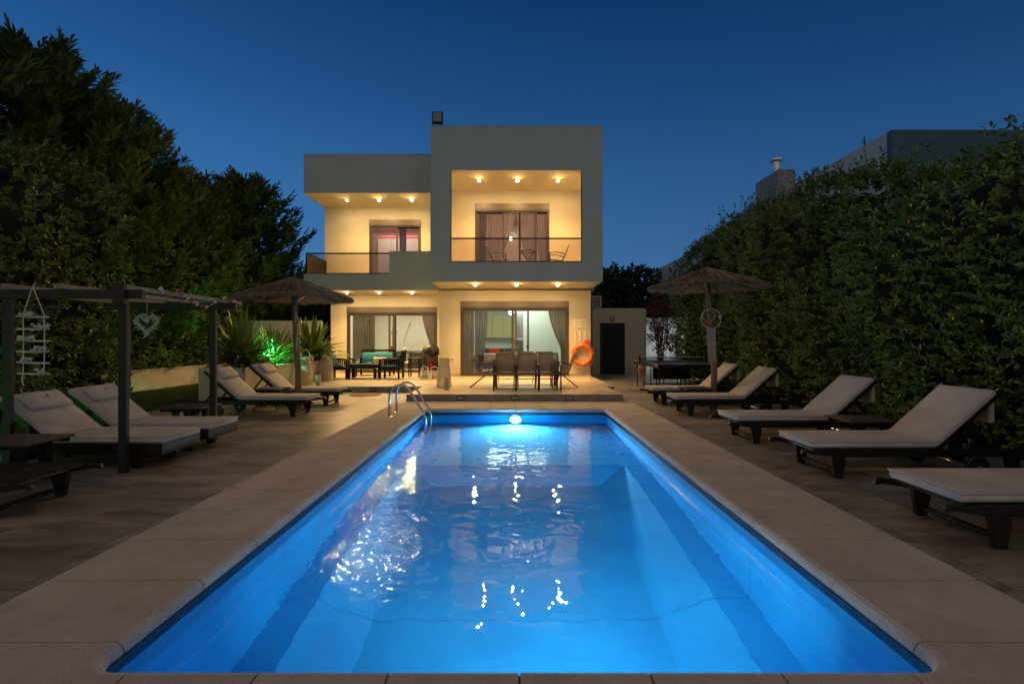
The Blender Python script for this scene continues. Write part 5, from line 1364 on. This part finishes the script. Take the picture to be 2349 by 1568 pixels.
for i,(x,lb) in enumerate(((-2.80,'left white wire basket holding bottles in front of the barbecue'),(-2.50,'right white wire basket partly behind the tall lantern'))):
    t = thing('wire_basket',lb,'basket',(x,15.65,TZ),0,'white wire baskets')
    g=MB()
    for zz in (.01,.14,.27): g.tube([(-.11,-.11,zz),(.11,-.11,zz),(.11,.11,zz),(-.11,.11,zz)],.007,5,closed=True)
    for q in range(5):
        p=-.11+.055*q
        for (ax,ay) in ((p,-.11),(p,.11),(-.11,p),(.11,p)): g.tube([(ax,ay,.01),(ax,ay,.27)],.005,4)
    ob('wire_frame',g,M_wht,t)
    g=MB(); g.tube([(-.11,0,.27),(-.10,0,.36),(0,0,.41),(.10,0,.36),(.11,0,.27)],.008,5); ob('handle',g,M_wht,t)
    g=MB()
    for q in range(3): g.lathe([(.0001,.02),(.03,.02),(.03,.15),(.012,.19),(.012,.23),(.0001,.23)],c=(-.05+.05*q,.02*(-1)**q,0),n=10)
    ob('jars',g,mat('jar_glass%d'%i,(.25,.32,.28),.2),t,smooth=True)

# ---- rattan lanterns
def lantern(name, loc, rb, rt, h_, label, handle=True, group='woven lanterns'):
    t = thing(name,label,'lantern',loc,0,group); g=MB(); n=44
    for i in range(n):
        a=2*math.pi*i/n; g.bar((rb*math.cos(a),rb*math.sin(a),.0),(rt*math.cos(a),rt*math.sin(a),h_),.011 if h_>.5 else .007,.004,up=(math.cos(a),math.sin(a),0))
    ob('cane_slats',g,M_rattan,t)
    for s in (0.01,.33,.66,.99):
        g=MB(); rr=(rb+(rt-rb)*s)+.003; g.tube([(rr*math.cos(q*math.pi/16),rr*math.sin(q*math.pi/16),h_*s) for q in range(32)],.008 if h_>.5 else .005,5,closed=True); ob('hoop',g,M_rattan,t)
    g=MB(); g.lathe([(rb*.93,.01),(rt*.93,h_-.01),(.0001,h_-.01)],n=24); ob('inner_shade',g,cloth_mat('shade_cloth_'+name+str(int(abs(loc[0]*100))),(.72,.64,.52),.40),t,smooth=True)
    if handle:
        g=MB(); g.tube([(-rt,0,h_),(-rt*.8,0,h_+.12),(0,0,h_+.22),(rt*.8,0,h_+.12),(rt,0,h_)],.006,5); ob('handle',g,M_rope,t)
lantern('woven_lantern',(-1.83,13.05,TZ),.20,.13,.76,'tall conical woven lantern on the dining terrace left of the table')
lantern('woven_lantern',(-5.72,13.72,TZ),.20,.13,.76,'tall conical woven lantern behind the left parasol pole')
lantern('woven_lantern',(-5.72,15.3,TZ),.20,.14,.74,'third woven lantern against the planter beside the teal armchair')
lantern('candle_holder',(-1.66,12.32,TZ),.062,.062,.29,'small upright woven candle holder in front of the dining terrace lantern',False,'small woven candle holders')
lantern('candle_holder',(-5.28,13.5,TZ),.062,.062,.27,'small upright woven candle holder at the edge of the lounge terrace',False,'small woven candle holders')

# ---- table tennis
tt = thing('table_tennis_table','dark blue table tennis table with net beyond the right loungers','table tennis table',(4.40,14.1,0))
g=MB(); g.box(-.76,.76,-1.37,-.005,.735,.76); g.box(-.76,.76,.005,1.37,.735,.76); ob('playing_surface',g,mat('tt_blue',(.03,.045,.09),.35),tt,bevel=.003)
g=MB(); 
for (a,b,c,d) in ((-.76,-.74,-1.37,1.37),(.74,.76,-1.37,1.37),(-.74,.74,-1.37,-1.35),(-.74,.74,1.35,1.37),(-.003,.003,-1.35,1.35)): g.box(a,b,c,d,.7605,.762)
ob('white_line',g,M_wht,tt)
g=MB(); g.box(-.74,.74,-1.33,-1.29,.66,.734); g.box(-.74,-.70,-1.29,1.29,.66,.734); g.box(.70,.74,-1.29,1.29,.66,.734); g.box(-.74,.74,1.29,1.33,.66,.734); ob('apron',g,M_dark,tt)
for x in (-.66,-.3,.3,.66):
    for y in (-1.15,-.35,.35,1.15):
        if abs(x)<.5 and abs(y)>1: continue
        g=MB(); g.tube([(x,y,.70),(x,y,0)],.016,6); ob('leg',g,M_dark,tt)
g=MB(); g.box(-.5,.5,-.05,.05,.28,.62); g.box(-.7,.7,-.36,-.33,.10,.13); g.box(-.7,.7,.33,.36,.10,.13); ob('undercarriage',g,M_dark,tt)
net=ob('net',MB().box(-.86,.86,-.002,.002,.765,.90),cloth_mat('net_mesh',(.03,.03,.035),.35),tt)
ob('tape',MB().box(-.86,.86,-.006,.006,.90,.9125),M_wht,net)
for s in (-1,1): ob('post',MB().box(s*.88-.02,s*.88+.02,-.02,.02,.66,.925),M_dark,net,bevel=.004)
t = thing('bat_bag','mesh bag with red bats hanging on the left net post','bat bag',(3.50,14.0,.70))
g=MB(); 
for i in range(8): a=i*.785; g.tube([(.02*math.cos(a),.02*math.sin(a),0),(.09*math.cos(a)+.03,.06*math.sin(a),-.18),(.06*math.cos(a)+.08,.05*math.sin(a),-.34),(.10,0,-.42)],.006,4)
ob('mesh_bag',g,M_rope,t)
for (dx,dz,rr) in ((.05,-.18,.075),(.09,-.30,.075)):
    g=MB(); g.lathe([(.0001,-.006),(rr,-.006),(rr,.006),(.0001,.006)],c=(dx,-.01,dz),axis='y',n=18); ob('bat',g,M_red,t)
